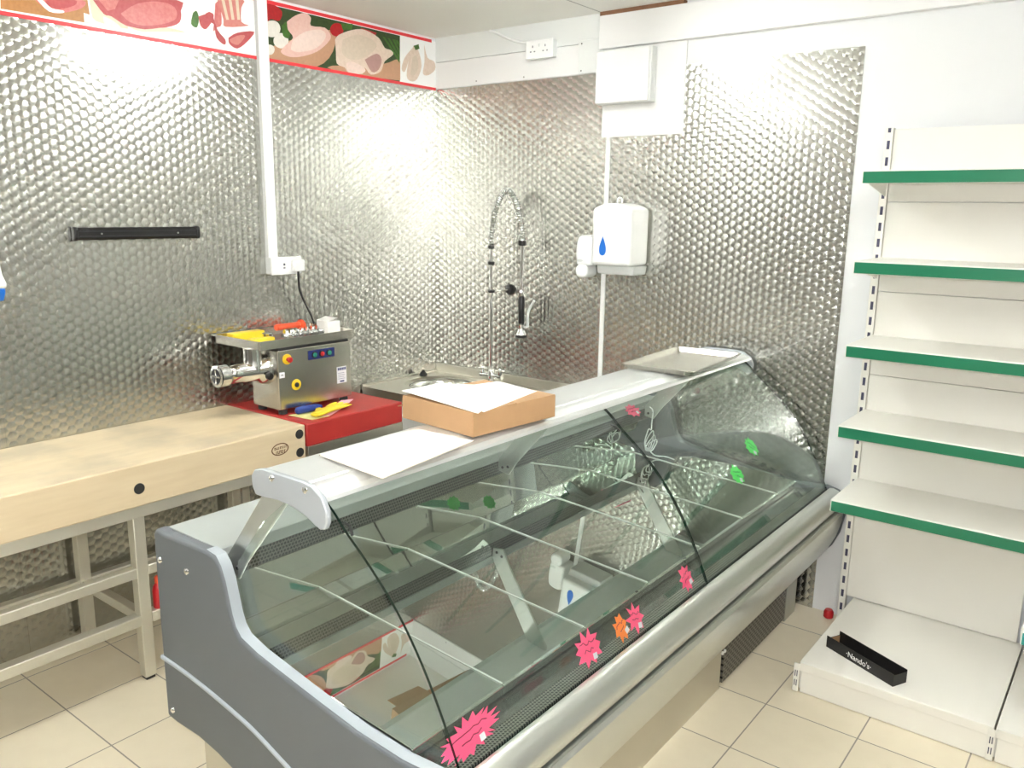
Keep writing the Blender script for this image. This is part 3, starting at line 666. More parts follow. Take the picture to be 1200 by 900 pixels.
G().lathe([(0.010, -0.115), (0.010, 0.115), (0.006, 0.128)], (0, 0, 0.028), 'y', 14).make('shaft', 'chrome', t, local=True)
g = G(); turns, nn = 7, 7*18; prev = None
for i in range(nn+1):
    a = 2*PI*turns*i/nn; y = -0.105+0.21*i/nn
    q = [g.bm.verts.new((r*math.cos(a), y+dy, 0.028+r*math.sin(a))) for r, dy in ((0.009, -0.004), (0.028, -0.002), (0.028, 0.002), (0.009, 0.004))]
    if prev:
        for k in range(3): g.face([prev[k], q[k], q[k+1], prev[k+1]])
    prev = q
g.make('flight', 'chrome', t, local=True)
t = small('mincer_ring', 'chrome ring plate standing between the sponges and the feed screw', 'mincer ring', (0.192, -1.335, TZ), 0.0)
g = G()
for r, z0, z1 in ((0.032, 0, 0.012), (0.025, 0.012, 0.040)): g.lathe([(r, z0), (r, z1-0.002), (r-0.002, z1)], (0, 0, 0), 'z', 28)
g.make('ring', 'chrome', t, local=True)
t = small('meat_pusher', 'orange red plastic meat pusher lying at the back of the tray', 'pusher', (0.10, -1.13, TZ), 0.12)
G().lathe([(0.014, -0.10), (0.015, -0.095), (0.013, 0.03), (0.012, 0.05)], (0, 0, 0.045), 'y', 20).make('shaft', 'orangered', t, local=True)
G().lathe([(0.018, 0.05), (0.030, 0.055), (0.030, 0.066), (0.018, 0.078)], (0, 0, 0.037), 'y', 20).make('handle', 'orangered', t, local=True)
t = small('carton', 'small white carton standing in the far end of the tray', 'carton', (0.215, -1.003, TZ), -0.04)
G().box(-0.045, 0.045, -0.035, 0.035, 0, 0.068).make('box', 'paper', t, local=True, bevel=0.001)
g = G().poly([(-0.045, -0.035, 0.068), (0.045, -0.035, 0.068), (0.045, 0.02, 0.082), (-0.045, 0.02, 0.082)], 0.0008, (0, 0, 1)); g.make('flap', 'paper', t, local=True)

# gloves and papers on the red board
def wavy_sheet(name, pts, z, th, m, amp=0.004, lift=None):
    """thin sheet with a slightly curled surface; pts = four corners in order"""
    g = G(); nu = 10; A, B, C_, D = [Vector((p[0], p[1], 0)) for p in pts]
    top, bot = [], []
    for i in range(nu+1):
        for j in range(nu+1):
            u, v = i/nu, j/nu
            p = A*(1-u)*(1-v)+B*u*(1-v)+C_*u*v+D*(1-u)*v
            h = amp*(0.5+0.5*math.sin(3.1*u+1.3)*math.cos(2.7*v+0.5))
            if lift: h += lift(u, v)
            top.append(g.bm.verts.new((p.x, p.y, z+h+th))); bot.append(g.bm.verts.new((p.x, p.y, z+h)))
    W_ = nu+1
    for i in range(nu):
        for j in range(nu):
            a, b, c, d = i*W_+j, (i+1)*W_+j, (i+1)*W_+j+1, i*W_+j+1
            g.face([top[a], top[b], top[c], top[d]]); g.face([bot[d], bot[c], bot[b], bot[a]])
    edge = [i*W_ for i in range(W_)] + [nu*W_+j for j in range(1, W_)] + [i*W_+nu for i in range(nu-1, -1, -1)] + [j for j in range(nu-1, 0, -1)]
    for k in range(len(edge)):
        a, b = edge[k], edge[(k+1)%len(edge)]
        g.face([bot[a], bot[b], top[b], top[a]])
    return g.make(name, m)
o = wavy_sheet('paper_leaflet', [(0.395, -1.395), (0.535, -1.375), (0.545, -1.285), (0.415, -1.26)], 0.8472, 0.001, 'paleyellow', 0.003)
tag(o, 'pale yellow leaflet lying under the yellow glove on the red board', 'leaflet')
o = wavy_sheet('paper_leaflet', [(0.515, -1.335), (0.540, -1.285), (0.440, -1.055), (0.400, -1.095)], 0.8486, 0.001, 'pink', 0.004, lambda u, v: 0.018*v*v)
tag(o, 'pink leaflet sticking out from under the yellow glove on the red board', 'leaflet')

def glove(name, label, m, loc, rz, sc, high=0.016):
    """flat empty rubber glove: cuff, palm, four unequal fingers and a thumb as one skin"""
    verts, edges, rad = [], [], []
    def chain(pts, rs, root=None):
        prev = root
        for p, r in zip(pts, rs):
            verts.append(Vector(p)*sc); rad.append(r*sc); i = len(verts)-1
            if prev is not None: edges.append((prev, i))
            prev = i
        return prev
    palm = chain([(0, 0, 0.012), (0.0, -0.055, 0.012), (0.0, -0.10, 0.012), (0, -0.145, 0.013)], [0.030, 0.030, 0.027, 0.034])
    for x, ln, w in ((-0.030, 0.060, 0.0105), (-0.010, 0.075, 0.011), (0.011, 0.070, 0.0105), (0.030, 0.052, 0.009)):
        chain([(x, 0.022, 0.012), (x*1.15, 0.022+ln*0.5, 0.016), (x*1.25, 0.022+ln, 0.012)], [w*1.15, w, w*0.85], 0)
    chain([(-0.036, -0.05, 0.013), (-0.062, -0.018, 0.014), (-0.070, 0.012, 0.012)], [0.015, 0.012, 0.010], 1)
    me = bpy.data.meshes.new(name); me.from_pydata([v[:] for v in verts], edges, [])
    ob = bpy.data.objects.new(name, me); COL.objects.link(ob)
    sk = ob.modifiers.new('skin', 'SKIN'); ob.modifiers.new('sub', 'SUBSURF').levels = 1
    ly = me.skin_vertices[0].data if me.skin_vertices else None
    if ly is None:
        bm = bmesh.new(); bm.from_mesh(me); bm.verts.layers.skin.verify(); bm.to_mesh(me); bm.free(); ly = me.skin_vertices[0].data
    for i, r in enumerate(rad): ly[i].radius = (r, r)
    ly[0].use_root = True
    dg = bpy.context.evaluated_depsgraph_get(); dg.update()
    m2 = bpy.data.meshes.new_from_object(ob.evaluated_get(dg)); bpy.data.objects.remove(ob)
    zs = [v.co.z for v in m2.vertices]; z0, z1 = min(zs), max(zs)
    for v in m2.vertices: v.co.z = (v.co.z-z0)/(z1-z0)*high*sc   # an empty glove lies flat
    m2.name = name; m2.materials.clear(); m2.materials.append(M[m]); m2.shade_smooth()
    o = bpy.data.objects.new(name, m2); COL.objects.link(o); o.location = loc; o.rotation_euler = (0, 0, rz)
    return tag(o, label, 'glove')
glove('rubber_glove', 'yellow rubber glove lying on leaflets in front of the mincer', 'gloveyellow', (0.470, -1.20, 0.853), 0.33, 1.15)
glove('rubber_glove', 'dark blue rubber glove tucked against the mincer on the red board', 'glovegblue', (0.412, -1.280, 0.8492), 0.05, 0.62, 0.055)
# ------------------------------------------------------------------ sink
SZ = 0.803
t = thing('sink_unit', 'stainless steel sink unit with a round bowl in the room corner', 'sink', (0.57, -0.31, 0))
SX0, SX1, SY0, SY1 = 0.012, 1.14, -0.615, -0.014
bc, br = (0.285, -0.270), 0.185
g = G(); n = 48
outer = []
for i in range(n):
    a = 2*PI*i/n; dx, dy = math.cos(a), math.sin(a)
    ts = []
    if dx > 1e-6: ts.append((SX1-bc[0])/dx)
    if dx < -1e-6: ts.append((SX0-bc[0])/dx)
    if dy > 1e-6: ts.append((SY1-bc[1])/dy)
    if dy < -1e-6: ts.append((SY0-bc[1])/dy)
    k = min(ts); outer.append([bc[0]+dx*k, bc[1]+dy*k])
for cx, cy in ((SX0, SY0), (SX1, SY0), (SX1, SY1), (SX0, SY1)):      # snap the nearest outline points to the corners
    j = min(range(n), key=lambda i: (outer[i][0]-cx)**2+(outer[i][1]-cy)**2); outer[j] = [cx, cy]
def rg(r, z): return [g.bm.verts.new((bc[0]+r*math.cos(2*PI*i/n), bc[1]+r*math.sin(2*PI*i/n), z)) for i in range(n)]
o0 = [g.bm.verts.new((x, y, SZ-0.045)) for x, y in outer]; o1 = [g.bm.verts.new((x, y, SZ)) for x, y in outer]
r1 = rg(br+0.022, SZ); r2 = rg(br+0.012, SZ-0.007); r3 = rg(br, SZ-0.010)
for a, b in ((o0, o1), (o1, r1), (r1, r2), (r2, r3)):
    for i in range(n): g.face([a[i], a[(i+1)%n], b[(i+1)%n], b[i]])
g.make('drainer_top', 'steelsat', t, smooth=25)
bw = G(); bw.bm.verts.ensure_lookup_table()
prev = None
for r, z in ((br, SZ-0.010), (br-0.006, SZ-0.05), (br-0.012, SZ-0.15), (br-0.05, SZ-0.185), (0.03, SZ-0.19), (0.028, SZ-0.20)):
    ring_ = [bw.bm.verts.new((bc[0]+r*math.cos(2*PI*i/n), bc[1]+r*math.sin(2*PI*i/n), z)) for i in range(n)]
    if prev:
        for i in range(n): bw.face([prev[i], prev[(i+1)%n], ring_[(i+1)%n], ring_[i]])
    prev = ring_
bw.face(prev)
o = bw.make('bowl', 'steelpol', t); so = o.modifiers.new('thick', 'SOLIDIFY'); so.thickness = 0.002
G().box(0.0045, 1.14, -0.022, -0.005, SZ-0.02, SZ+0.048).make('upstand', 'steelsat', t, bevel=0.003)
G().box(0.005, 0.018, -0.615, -0.0222, SZ-0.02, SZ+0.010).make('upstand', 'steelsat', t, bevel=0.003)
G().box(0.05, 1.10, -0.585, -0.575, 0.30, SZ-0.046).make('front_panel', 'board2', t)
for x in (0.05, 1.10):
    for y in (-0.57, -0.06):
        G().box(x-0.018, x+0.018, y-0.0, y+0.036, 0, SZ-0.046).make('leg', 'leg', t)
tag(G().lathe([(0.020, SZ+0.001), (0.024, SZ+0.006), (0.020, SZ+0.016), (0.010, SZ+0.024), (0.008, SZ+0.034)], (0.056, -0.185, 0), n=20).make('sink_plug', 'rubber'),
    'black rubber plug on the sink top against the left wall', 'plug')

# ------------------------------------------------------------------ pre-rinse spray tap
PX, PY = 0.508, -0.118
t = thing('spray_tap', 'tall chrome spring-neck spray tap rising from the sink', 'tap', (PX, PY, SZ))
g = G(); g.lathe([(0.028, SZ), (0.028, SZ+0.012), (0.018, SZ+0.02), (0.018, SZ+0.075), (0.010, SZ+0.09)], (PX, PY, 0), n=20)
g.tube([(PX-0.075, PY, SZ+0.05), (PX+0.075, PY, SZ+0.05)], 0.013, 14)
g.make('tap_body', 'chrome', t)
for sx in (-1, 1):
    g = G(); cx = PX+sx*0.062
    g.lathe([(0.012, SZ+0.062), (0.010, SZ+0.085), (0.013, SZ+0.09), (0.010, SZ+0.098)], (cx, PY, 0), n=14)
    for a in (0.6, 0.6+PI/2):
        d = (0.026*math.cos(a), 0.026*math.sin(a)); g.tube([(cx-d[0], PY-d[1], SZ+0.086), (cx+d[0], PY+d[1], SZ+0.086)], 0.006, 8)
    g.make('tap_handle', 'chrome', t)
G().tube([(PX, PY, SZ+0.08), (PX-0.008, PY, 1.555)], 0.0075, 12).make('riser_pipe', 'chrome', t)
arc = spline([(PX-0.008, PY, 1.555), (0.503, PY, 1.62), (0.515, PY, 1.70), (0.540, PY, 1.77), (0.570, PY, 1.825), (0.605, PY, 1.845), (0.640, PY, 1.828), (0.672, PY, 1.775), (0.695, PY, 1.70), (0.706, PY, 1.64), (0.709, PY, 1.59)], 30)
G().tube(arc[::4], 0.0105, 10).make('hose', 'alu', t)
g = G(); pts = []
acc = 0.0; pr = None
for i, p in enumerate(arc):
    if i: acc += (p-arc[i-1]).length
    d = (arc[min(i+1, len(arc)-1)]-arc[max(i-1, 0)]).normalized(); w = d.cross(Vector((0, 1, 0))).normalized()
dense = []
for i in range(len(arc)-1):
    for k in range(4): dense.append(arc[i].lerp(arc[i+1], k/4))
acc = 0
for i in range(1, len(dense)-1):
    acc += (dense[i]-dense[i-1]).length
    d = (dense[i+1]-dense[i-1]).normalized(); w = d.cross(Vector((0, 1, 0))).normalized(); a = 2*PI*acc/0.0125
    pts.append(dense[i]+(w*math.cos(a)+Vector((0, 1, 0))*math.sin(a))*0.0155)
g.tube(pts, 0.0034, 6); g.make('spring', 'chrome', t)
for (x, z, w, h) in ((PX-0.008, 1.556, 0.017, 0.026), (PX-0.006, 1.468, 0.018, 0.018), (PX-0.004, 1.318, 0.019, 0.016), (0.709, 1.582, 0.021, 0.028)):
    G().lathe([(w*0.8, z-h/2), (w, z-h/2+0.004), (w, z+h/2-0.004), (w*0.8, z+h/2)], (x, PY, 0), n=18).make('collar', 'black', t)
G().tube([(PX-0.004, PY, 1.318), (0.54, -0.06, 1.322), (0.548, -0.025, 1.323)], 0.0045, 8).make('wall_bracket', 'chrome', t)
G().lathe([(0.029, -0.006), (0.029, -0.016), (0.022, -0.026), (0.010, -0.030)], (0.548, 0, 1.323), 'y', 22).make('bracket_disc', 'black', t)
G().tube([(0.709, PY, 1.575), (0.708, PY, 1.315)], 0.009, 12).make('spray_hose', 'chrome', t)
g = G(); g.lathe([(0.012, 1.305), (0.014, 1.31), (0.012, 1.335), (0.008, 1.34)], (0.709, PY, 0), n=16); g.make('hose_nut', 'chrome', t)
G().lathe([(0.014, 1.158), (0.017, 1.165), (0.016, 1.23), (0.018, 1.29), (0.013, 1.306)], (0.710, PY, 0), n=18).make('spray_grip', 'black', t)
g = G(); g.lathe([(0.026, 1.098), (0.028, 1.103), (0.024, 1.118), (0.016, 1.13), (0.020, 1.142), (0.020, 1.158)], (0.712, PY, 0), n=22); g.make('spray_head', 'chrome', t)
G().lathe([(0.026, 1.086), (0.030, 1.09), (0.030, 1.098), (0.024, 1.101)], (0.712, PY, 0), n=22).make('spray_rim', 'black', t)
G().tube(spline([(0.728, PY, 1.145), (0.750, PY, 1.150), (0.752, PY, 1.19), (0.756, PY, 1.225), (0.775, PY, 1.262), (0.795, PY, 1.290)]), 0.0065, 8).make('lever', 'plasticgrey', t)

# ------------------------------------------------------------------ dispensers on the back wall
t = thing('paper_towel_dispenser', 'white paper towel dispenser with a blue drop on the back wall', 'dispenser', (1.28, -0.012, 1.45))
prof = [(1.172, 1.497)] + [(1.388, 1.497)] + spline([Vector((1.388, 0, 1.745)), Vector((1.378, 0, 1.765)), Vector((1.33, 0, 1.783)), Vector((1.28, 0, 1.788)), Vector((1.23, 0, 1.783)), Vector((1.182, 0, 1.765)), Vector((1.172, 0, 1.745))], 4)
prof = [(p[0], p[1]) if len(p) == 2 else (p.x, p.z) for p in prof]
G().prism(prof, 'y', -0.185, -0.0115).make('cover', 'plastic', t, bevel=0.018, seg=4)
G().prism([(1.182, 1.452), (1.380, 1.452), (1.386, 1.4965), (1.176, 1.4965)], 'y', -0.135, -0.0115).make('outlet', 'plasticgrey', t, bevel=0.006)
g = G(); tp = []
for i in range(28):
    a = 2*PI*i/28; x = 0.026*math.sin(a)*(math.sin(a/2)**1.3); z = 0.045*math.cos(a)
    tp.append((1.238+x, -0.1852, 1.588+z))
g.poly(tp, 0.0014, (0, -1, 0)); g.make('drop_emblem', 'blue', t)
ci = [(1.275+0.013*math.cos(2*PI*i/20), -0.105, 1.797+0.017*math.sin(2*PI*i/20)) for i in range(20)]
G().tube(ci, 0.004, 8, closed=True).make('lock_loop', 'plastic', t)

t = thing('liquid_soap_dispenser', 'small white soap dispenser left of the paper towel dispenser', 'dispenser', (1.08, -0.004, 1.43))
pf = spline([Vector((1.04, 0, 1.485)), Vector((1.035, 0, 1.55)), Vector((1.040, 0, 1.605)), Vector((1.055, 0, 1.628)), Vector((1.09, 0, 1.634)), Vector((1.122, 0, 1.628)), Vector((1.130, 0, 1.60)), Vector((1.130, 0, 1.485))], 4)
G().prism([(p.x, p.z) for p in pf], 'y', -0.108, -0.0045).make('body', 'plastic', t, bevel=0.014, seg=3)
G().prism(rrect(1.040, 1.112, 1.425, 1.492, 0.03, 6), 'y', -0.118, -0.020).make('push_lever', 'plastic', t, bevel=0.012, seg=3)
G().prism([(1.062+0.016*math.cos(2*PI*i/20), 1.508+0.007*math.sin(2*PI*i/20)) for i in range(20)], 'y', -0.1095, -0.107).make('sight_window', 'plasticgrey', t)

# ------------------------------------------------------------------ serve-over counter
Y0, Y1 = -2.500, -0.022                        # outer faces of the two end panels
GP = [(1.925, 1.104), (1.958, 1.080), (1.995, 1.045), (2.075, 0.980), (2.155, 0.902), (2.225, 0.808), (2.280, 0.712), (2.318, 0.632), (2.338, 0.585)]
GPs = [(v.x, v.z) for v in spline([Vector((x, 0, z)) for x, z in GP], 5)]
t = thing('serve_over_counter', 'long refrigerated serve-over display counter with curved glass and grey ends', 'display counter', (1.8, -1.26, 0))
CT = t
END = [(1.248, 0.300), (1.246, 0.600), (1.248, 0.862), (1.256, 0.876), (1.272, 0.880), (1.300, 0.874), (1.500, 0.880), (1.542, 0.874), (1.562, 0.852), (1.578, 0.815), (1.600, 0.730), (1.613, 0.700), (1.634, 0.678), (1.702, 0.658),
       (1.90, 0.625), (2.067, 0.600), (2.21, 0.592), (2.33, 0.600), (2.385, 0.588), (2.412, 0.545), (2.416, 0.48), (2.402, 0.40), (2.375, 0.335), (2.335, 0.285), (2.25, 0.265), (1.85, 0.235), (1.62, 0.255), (1.50, 0.285), (1.409, 0.298), (1.30, 0.296)]
ends = []
for a, b in ((Y0, -2.462), (-0.058, Y1)):
    ends.append(G().prism(END, 'y', a, b).make('end_panel', 'grey', t, bevel=0.010, seg=3))
g = G(); g.tube(spline([(1.246, Y0, 0.488), (1.37, Y0, 0.482), (1.489, Y0, 0.469), (1.60, Y0, 0.452), (1.683, Y0, 0.435), (1.816, Y0, 0.393), (2.0, Y0, 0.335), (2.2, Y0, 0.290), (2.30, Y0, 0.278)]), 0.007, 10)
g.make('trim_line', 'greyedge', ends[0])
strip = [p for p in END[6:18]]
g = G(); a_, b_ = Y0+0.006, -2.464
for (p, q) in zip(strip, strip[1:]):
    d = Vector((q[0]-p[0], q[1]-p[1])).normalized(); nx, nz = -d.y*0.0012, d.x*0.0012
    v = [g.bm.verts.new(c) for c in ((p[0]+nx, a_, p[1]+nz), (q[0]+nx, a_, q[1]+nz), (q[0]+nx, b_, q[1]+nz), (p[0]+nx, b_, p[1]+nz))]
    g.face(v)
bmesh.ops.remove_doubles(g.bm, verts=g.bm.verts, dist=0.002)
g.make('edge_trim', 'greyedge', ends[0])
for x, z in ((1.275, 0.790), (1.408, 0.795), (1.282, 0.332)):
    G().lathe([(0.0095, Y0), (0.0085, Y0-0.003), (0.005, Y0-0.0055)], (x, 0, z), 'y', 16).make('screw', 'chrome', ends[0])
# base
IY0, IY1 = -2.4615, -0.0585
G().box(1.36, 2.250, -2.455, -0.885, 0, 0.262).make('plinth', 'steelsat', t)
G().box(1.36, 2.236, -0.884, -0.07, 0, 0.262).make('plinth', 'charcoal', t)
G().box(2.2362, 2.251, -0.862, -0.215, 0.012, 0.285).make('vent_panel', 'ventgrille', t, smooth=0)
G().box(2.2362, 2.253, -0.212, -0.085, 0.0, 0.285).make('vent_panel', 'airgrille', t, smooth=0)
for y0_, z in ((-0.872, 0.145), (-1.690, 0.17), (-2.41, 0.17)):
    for dy in (-0.010, 0.010):
        G().lathe([(0.007, 2.250), (0.007, 2.255), (0.004, 2.2575)], (0, y0_+dy, z), 'x', 14).make('fixing_cap', 'plastic', t)
# outer carcase on the operator's side and underside
G().prism([(1.262, 0.31), (1.262, 0.845), (1.275, 0.845), (1.275, 0.32), (1.5, 0.30), (2.24, 0.29), (2.24, 0.265), (1.5, 0.27)], 'y', IY0, IY1).make('carcase', 'worktop', t)
# front fascia and bumper
G().prism([(2.250, 0.290), (2.335, 0.292), (2.362, 0.318), (2.392, 0.385), (2.410, 0.455), (2.412, 0.492), (2.404, 0.504), (2.380, 0.506), (2.370, 0.49), (2.33, 0.33), (2.25, 0.31)], 'y', IY0, IY1).make('front_fascia', 'alu', t)
G().prism([(2.345, 0.512), (2.392, 0.512), (2.406, 0.530), (2.409, 0.552), (2.402, 0.574), (2.385, 0.590), (2.362, 0.597), (2.347, 0.595)], 'y', IY0, IY1).make('bumper', 'alu', t)
G().box(2.335, 2.378, IY0, IY1, 0.490, 0.5115).make('shadow_strip', 'charcoal', t)
# working shelf, rear grille, back of the well
G().prism([(1.262, 0.846), (1.262, 0.874), (1.490, 0.874), (1.503, 0.870), (1.503, 0.836), (1.490, 0.836), (1.488, 0.846)], 'y', IY0, IY1).make('worktop', 'worktop', t, bevel=0.002)
G().prism([(1.484, 0.782), (1.494, 0.782), (1.500, 0.835), (1.490, 0.835)], 'y', IY0, IY1).make('rear_grille', 'reargrille', t, smooth=0)
G().prism([(1.492, 0.630), (1.500, 0.630), (1.498, 0.781), (1.490, 0.781)], 'y', IY0, IY1).make('well_back', 'steelpol', t, smooth=0)
# deck plates
js = [IY0+0.001, -2.137, -1.766, -1.394, -1.022, -0.652, -0.285, IY1-0.001]
for a, b in zip(js, js[1:]):
    a += 0.0012; b -= 0.0012
    G().prism([(1.501, 0.638), (1.501, 0.644), (2.196, 0.5965), (2.203, 0.592), (2.203, 0.570), (2.199, 0.570), (2.197, 0.589)], 'y', a, b).make('deck_plate', 'steelpol', t, bevel=0.0022, seg=2, smooth=20)
for y in js[1:-1]:
    G().prism([(1.5012, 0.6442), (1.5012, 0.6472), (2.196, 0.5997), (2.196, 0.5967)], 'y', y-0.0014, y+0.0014).make('deck_joint_glint', 'joint', t, smooth=0)  # pale strip painted as the glint along each plate joint
# cold air outlet in front of the deck
G().prism([(2.195, 0.530), (2.195, 0.566), (2.215, 0.566), (2.262, 0.578), (2.284, 0.583), (2.284, 0.530)], 'y', IY0, IY1).make('front_duct', 'duct', t, smooth=0)
G().prism([(2.285, 0.575), (2.285, 0.5835), (2.334, 0.5895), (2.334, 0.580)], 'y', IY0, IY1).make('air_grille', 'airgrille', t, smooth=0)
# canopy
G().prism([(1.690, 1.092), (1.690, 1.116), (1.698, 1.128), (1.728, 1.135), (1.872, 1.134), (1.878, 1.131), (1.892, 1.132), (1.912, 1.127), (1.930, 1.121), (1.934, 1.122), (1.946, 1.114), (1.950, 1.106), (1.946, 1.104), (1.930, 1.110), (1.905, 1.108), (1.72, 1.108), (1.70, 1.104)], 'y', -2.461, -0.040).make('canopy', 'alutop', t, smooth=25)
CAP = [(1.732, 1.141), (1.700, 1.133), (1.685, 1.115), (1.688, 1.088), (1.698, 1.070), (1.734, 1.070), (1.786, 1.075), (1.843, 1.071), (1.886, 1.061), (1.915, 1.047), (1.936, 1.040), (1.952, 1.044), (1.960, 1.060), (1.960, 1.088), (1.944, 1.117), (1.910, 1.137), (1.88, 1.141)]
caps = []
for a, b in ((-2.476, -2.4612), (-0.0398, -0.028)):
    caps.append(G().prism(CAP, 'y', a, b).make('canopy_end_cap', 'capgrey', t, bevel=0.003))
for x, z in ((1.768, 1.126), (1.890, 1.124)):
    G().lathe([(0.009, -2.476), (0.008, -2.479), (0.0045, -2.481)], (x, 0, z), 'y', 16).make('screw', 'chrome', caps[0])
# leaning canopy supports
for y in (-2.432, -1.285, -0.175):
    s = G().prism([(1.500, 0.800), (1.548, 0.790), (1.585, 0.845), (1.800, 1.090), (1.800, 1.107), (1.715, 1.107), (1.700, 1.090), (1.500, 0.845)], 'y', y-0.004, y+0.004).make('canopy_support', 'alu', t, bevel=0.003)
    for x, z in ((1.520, 0.815), (1.545, 0.822)):
        G().lathe([(0.006, y-0.004), (0.005, y-0.006)], (x, 0, z), 'y', 10).make('screw', 'charcoal', s)
# curved front glass: two panes, dark green edges
def curved(y0, y1):
    th = 0.008; inner = []
    for i, p in enumerate(GPs):
        a = GPs[max(i-1, 0)]; b = GPs[min(i+1, len(GPs)-1)]; d = Vector((b[0]-a[0], b[1]-a[1])).normalized()
        inner.append((p[0]+d.y*th, p[1]-d.x*th))
    return G().prism(GPs + inner[::-1], 'y', y0, y1, mi=0, cap=1, side=lambda i: 1 if i in (len(GPs)-1, 2*len(GPs)-1) else 0).make('front_glass', ['glass', 'edge'], t, smooth=40)
panes = [curved(-2.449, -1.2565), curved(-1.2535, -0.0605)]
for p, y in ((panes[0], -2.452), (panes[0], -1.262)):
    pass
# side glass
side = [(1.585, 0.86), (1.700, 0.995), (1.80, 1.075)] + [(x-0.0066, z-0.0045) for x, z in GPs[5:]] + [(2.21, 0.594), (2.067, 0.602), (1.90, 0.627), (1.702, 0.660), (1.634, 0.680), (1.613, 0.702), (1.600, 0.732), (1.58, 0.812)]
for y in (-2.4595, -0.0665):
    n_ = len(side)
    G().prism(side, 'y', y, y+0.005, mi=0, cap=0).make('side_glass', ['glass', 'edge'], t, smooth=0)
G().tube([(1.962, -2.43, 1.052), (1.985, -2.43, 1.046), (2.003, -2.44, 1.034)], 0.004, 8).make('glass_hinge', 'charcoal', t)
G().tube([(1.962, -1.27, 1.052), (1.985, -1.27, 1.046), (2.003, -1.27, 1.034)], 0.004, 8).make('glass_hinge', 'charcoal', t)

# ------------------------------------------------------------------ price cards on the glass
def on_glass(z):
    for (x0, z0), (x1, z1) in zip(GPs, GPs[1:]):
        if z1 <= z <= z0:
            k = (z0-z)/(z0-z1); d = Vector((x1-x0, 0, z1-z0)).normalized(); return Vector((x0+(x1-x0)*k, 0, z)), -d
def burst(w, h, n, seed, depth=0.3):
    rnd = random.Random(seed); out = []
    for i in range(2*n):
        a = 2*PI*i/(2*n)+rnd.uniform(-.06, .06); r = 1.0 if i % 2 == 0 else 1-depth*rnd.uniform(0.6, 1.2)
        out.append((w/2*r*math.cos(a)*rnd.uniform(.92, 1.08), h/2*r*math.sin(a)*rnd.uniform(.92, 1.08)))
    return out
def price_card(label, y, z, w, h, roll, m, ink, n, seed, depth=0.3, frame=None, group='price cards stuck to the counter glass'):
    t = thing('price_card', label, 'price card', (0, 0, 0), 0, group)
    if frame is None:
        p, up = on_glass(z); out = Vector((up.z, 0, -up.x))        # outward normal of the glass
        p = p - out*0.0088; ex = Vector((0, 1, 0)); p.y = y
    else:
        p, ex, up, out = frame
    rot = Matrix((ex, up, out)).transposed().to_4x4() @ Matrix.Rotation(roll, 4, 'Z')
    t.matrix_world = Matrix.Translation(p) @ rot
    g = G(); ol = burst(w, h, n, seed, depth)
    lo = [g.bm.verts.new((a, b, 0)) for a, b in ol]; hi = [g.bm.verts.new((a, b, 0.0012)) for a, b in ol]; c0 = g.bm.verts.new((0, 0, 0)); c1 = g.bm.verts.new((0, 0, 0.0012))
    for i in range(len(ol)):
        j = (i+1) % len(ol); g.face([c0, lo[j], lo[i]]); g.face([c1, hi[i], hi[j]]); g.face([lo[i], lo[j], hi[j], hi[i]])
    g.make('card', m, t, local=True, smooth=0)
    rnd = random.Random(seed+5); g = G()
    for row, fy in ((0, 0.14), (1, -0.06)):
        pts = []
        k = 9 if row == 0 else 6
        for i in range(k):
            pts.append(((-0.28+0.56*i/(k-1))*w*(1 if row == 0 else .6), (fy+rnd.uniform(-.055, .055))*h, 0.0014))
        g.tube(pts, 0.0011 if w < .1 else 0.0013, 4)
    g.make('handwriting', ink, t, local=True)
    G().box(0.10*w, 0.10*w+0.017, -0.33*h, -0.33*h+0.015, 0.0013, 0.0018).make('tape', 'label', t, local=True, smooth=0)
    return t
price_card('large pink star price card at the near bottom corner of the counter glass', -2.385, 0.640, 0.205, 0.082, 0.05, 'cardpink', 'ink', 19, 11, 0.36)
price_card('pink star price card with handwriting, left of the orange card', -1.917, 0.640, 0.118, 0.098, -0.1, 'cardpink', 'ink', 10, 22, 0.42)
price_card('orange price card between two pink cards on the counter glass', -1.755, 0.632, 0.070, 0.084, 0.35, 'cardorange', 'ink', 8, 31, 0.36)
price_card('pink star price card immediately right of the orange card', -1.680, 0.632, 0.092, 0.092, -0.2, 'cardpink', 'ink', 8, 44, 0.48)
price_card('pink price card near the glass joint, farthest along the bottom edge', -1.358, 0.636, 0.084, 0.086, 0.2, 'cardpink', 'ink', 9, 52, 0.36)
price_card('lower of the two green price cards on the far curved glass', -0.775, 0.810, 0.090, 0.078, -0.4, 'cardgreen', 'inkg', 10, 61, 0.22)
price_card('upper of the two green price cards on the far curved glass', -0.560, 0.862, 0.094, 0.078, -0.7, 'cardgreen', 'inkg', 10, 73, 0.22)
ez = Vector((0.60, 0, 0.80)).normalized()
price_card('pink price card lying on the worktop edge beside the hanging white cable', 0, 0, 0.115, 0.075, 0.0, 'cardpink', 'ink', 9, 84, 0.32,
           frame=(Vector((1.545, -0.375, 0.868)), Vector((0, 1, 0)), Vector((-ez.z, 0, ez.x)), ez), group=None)

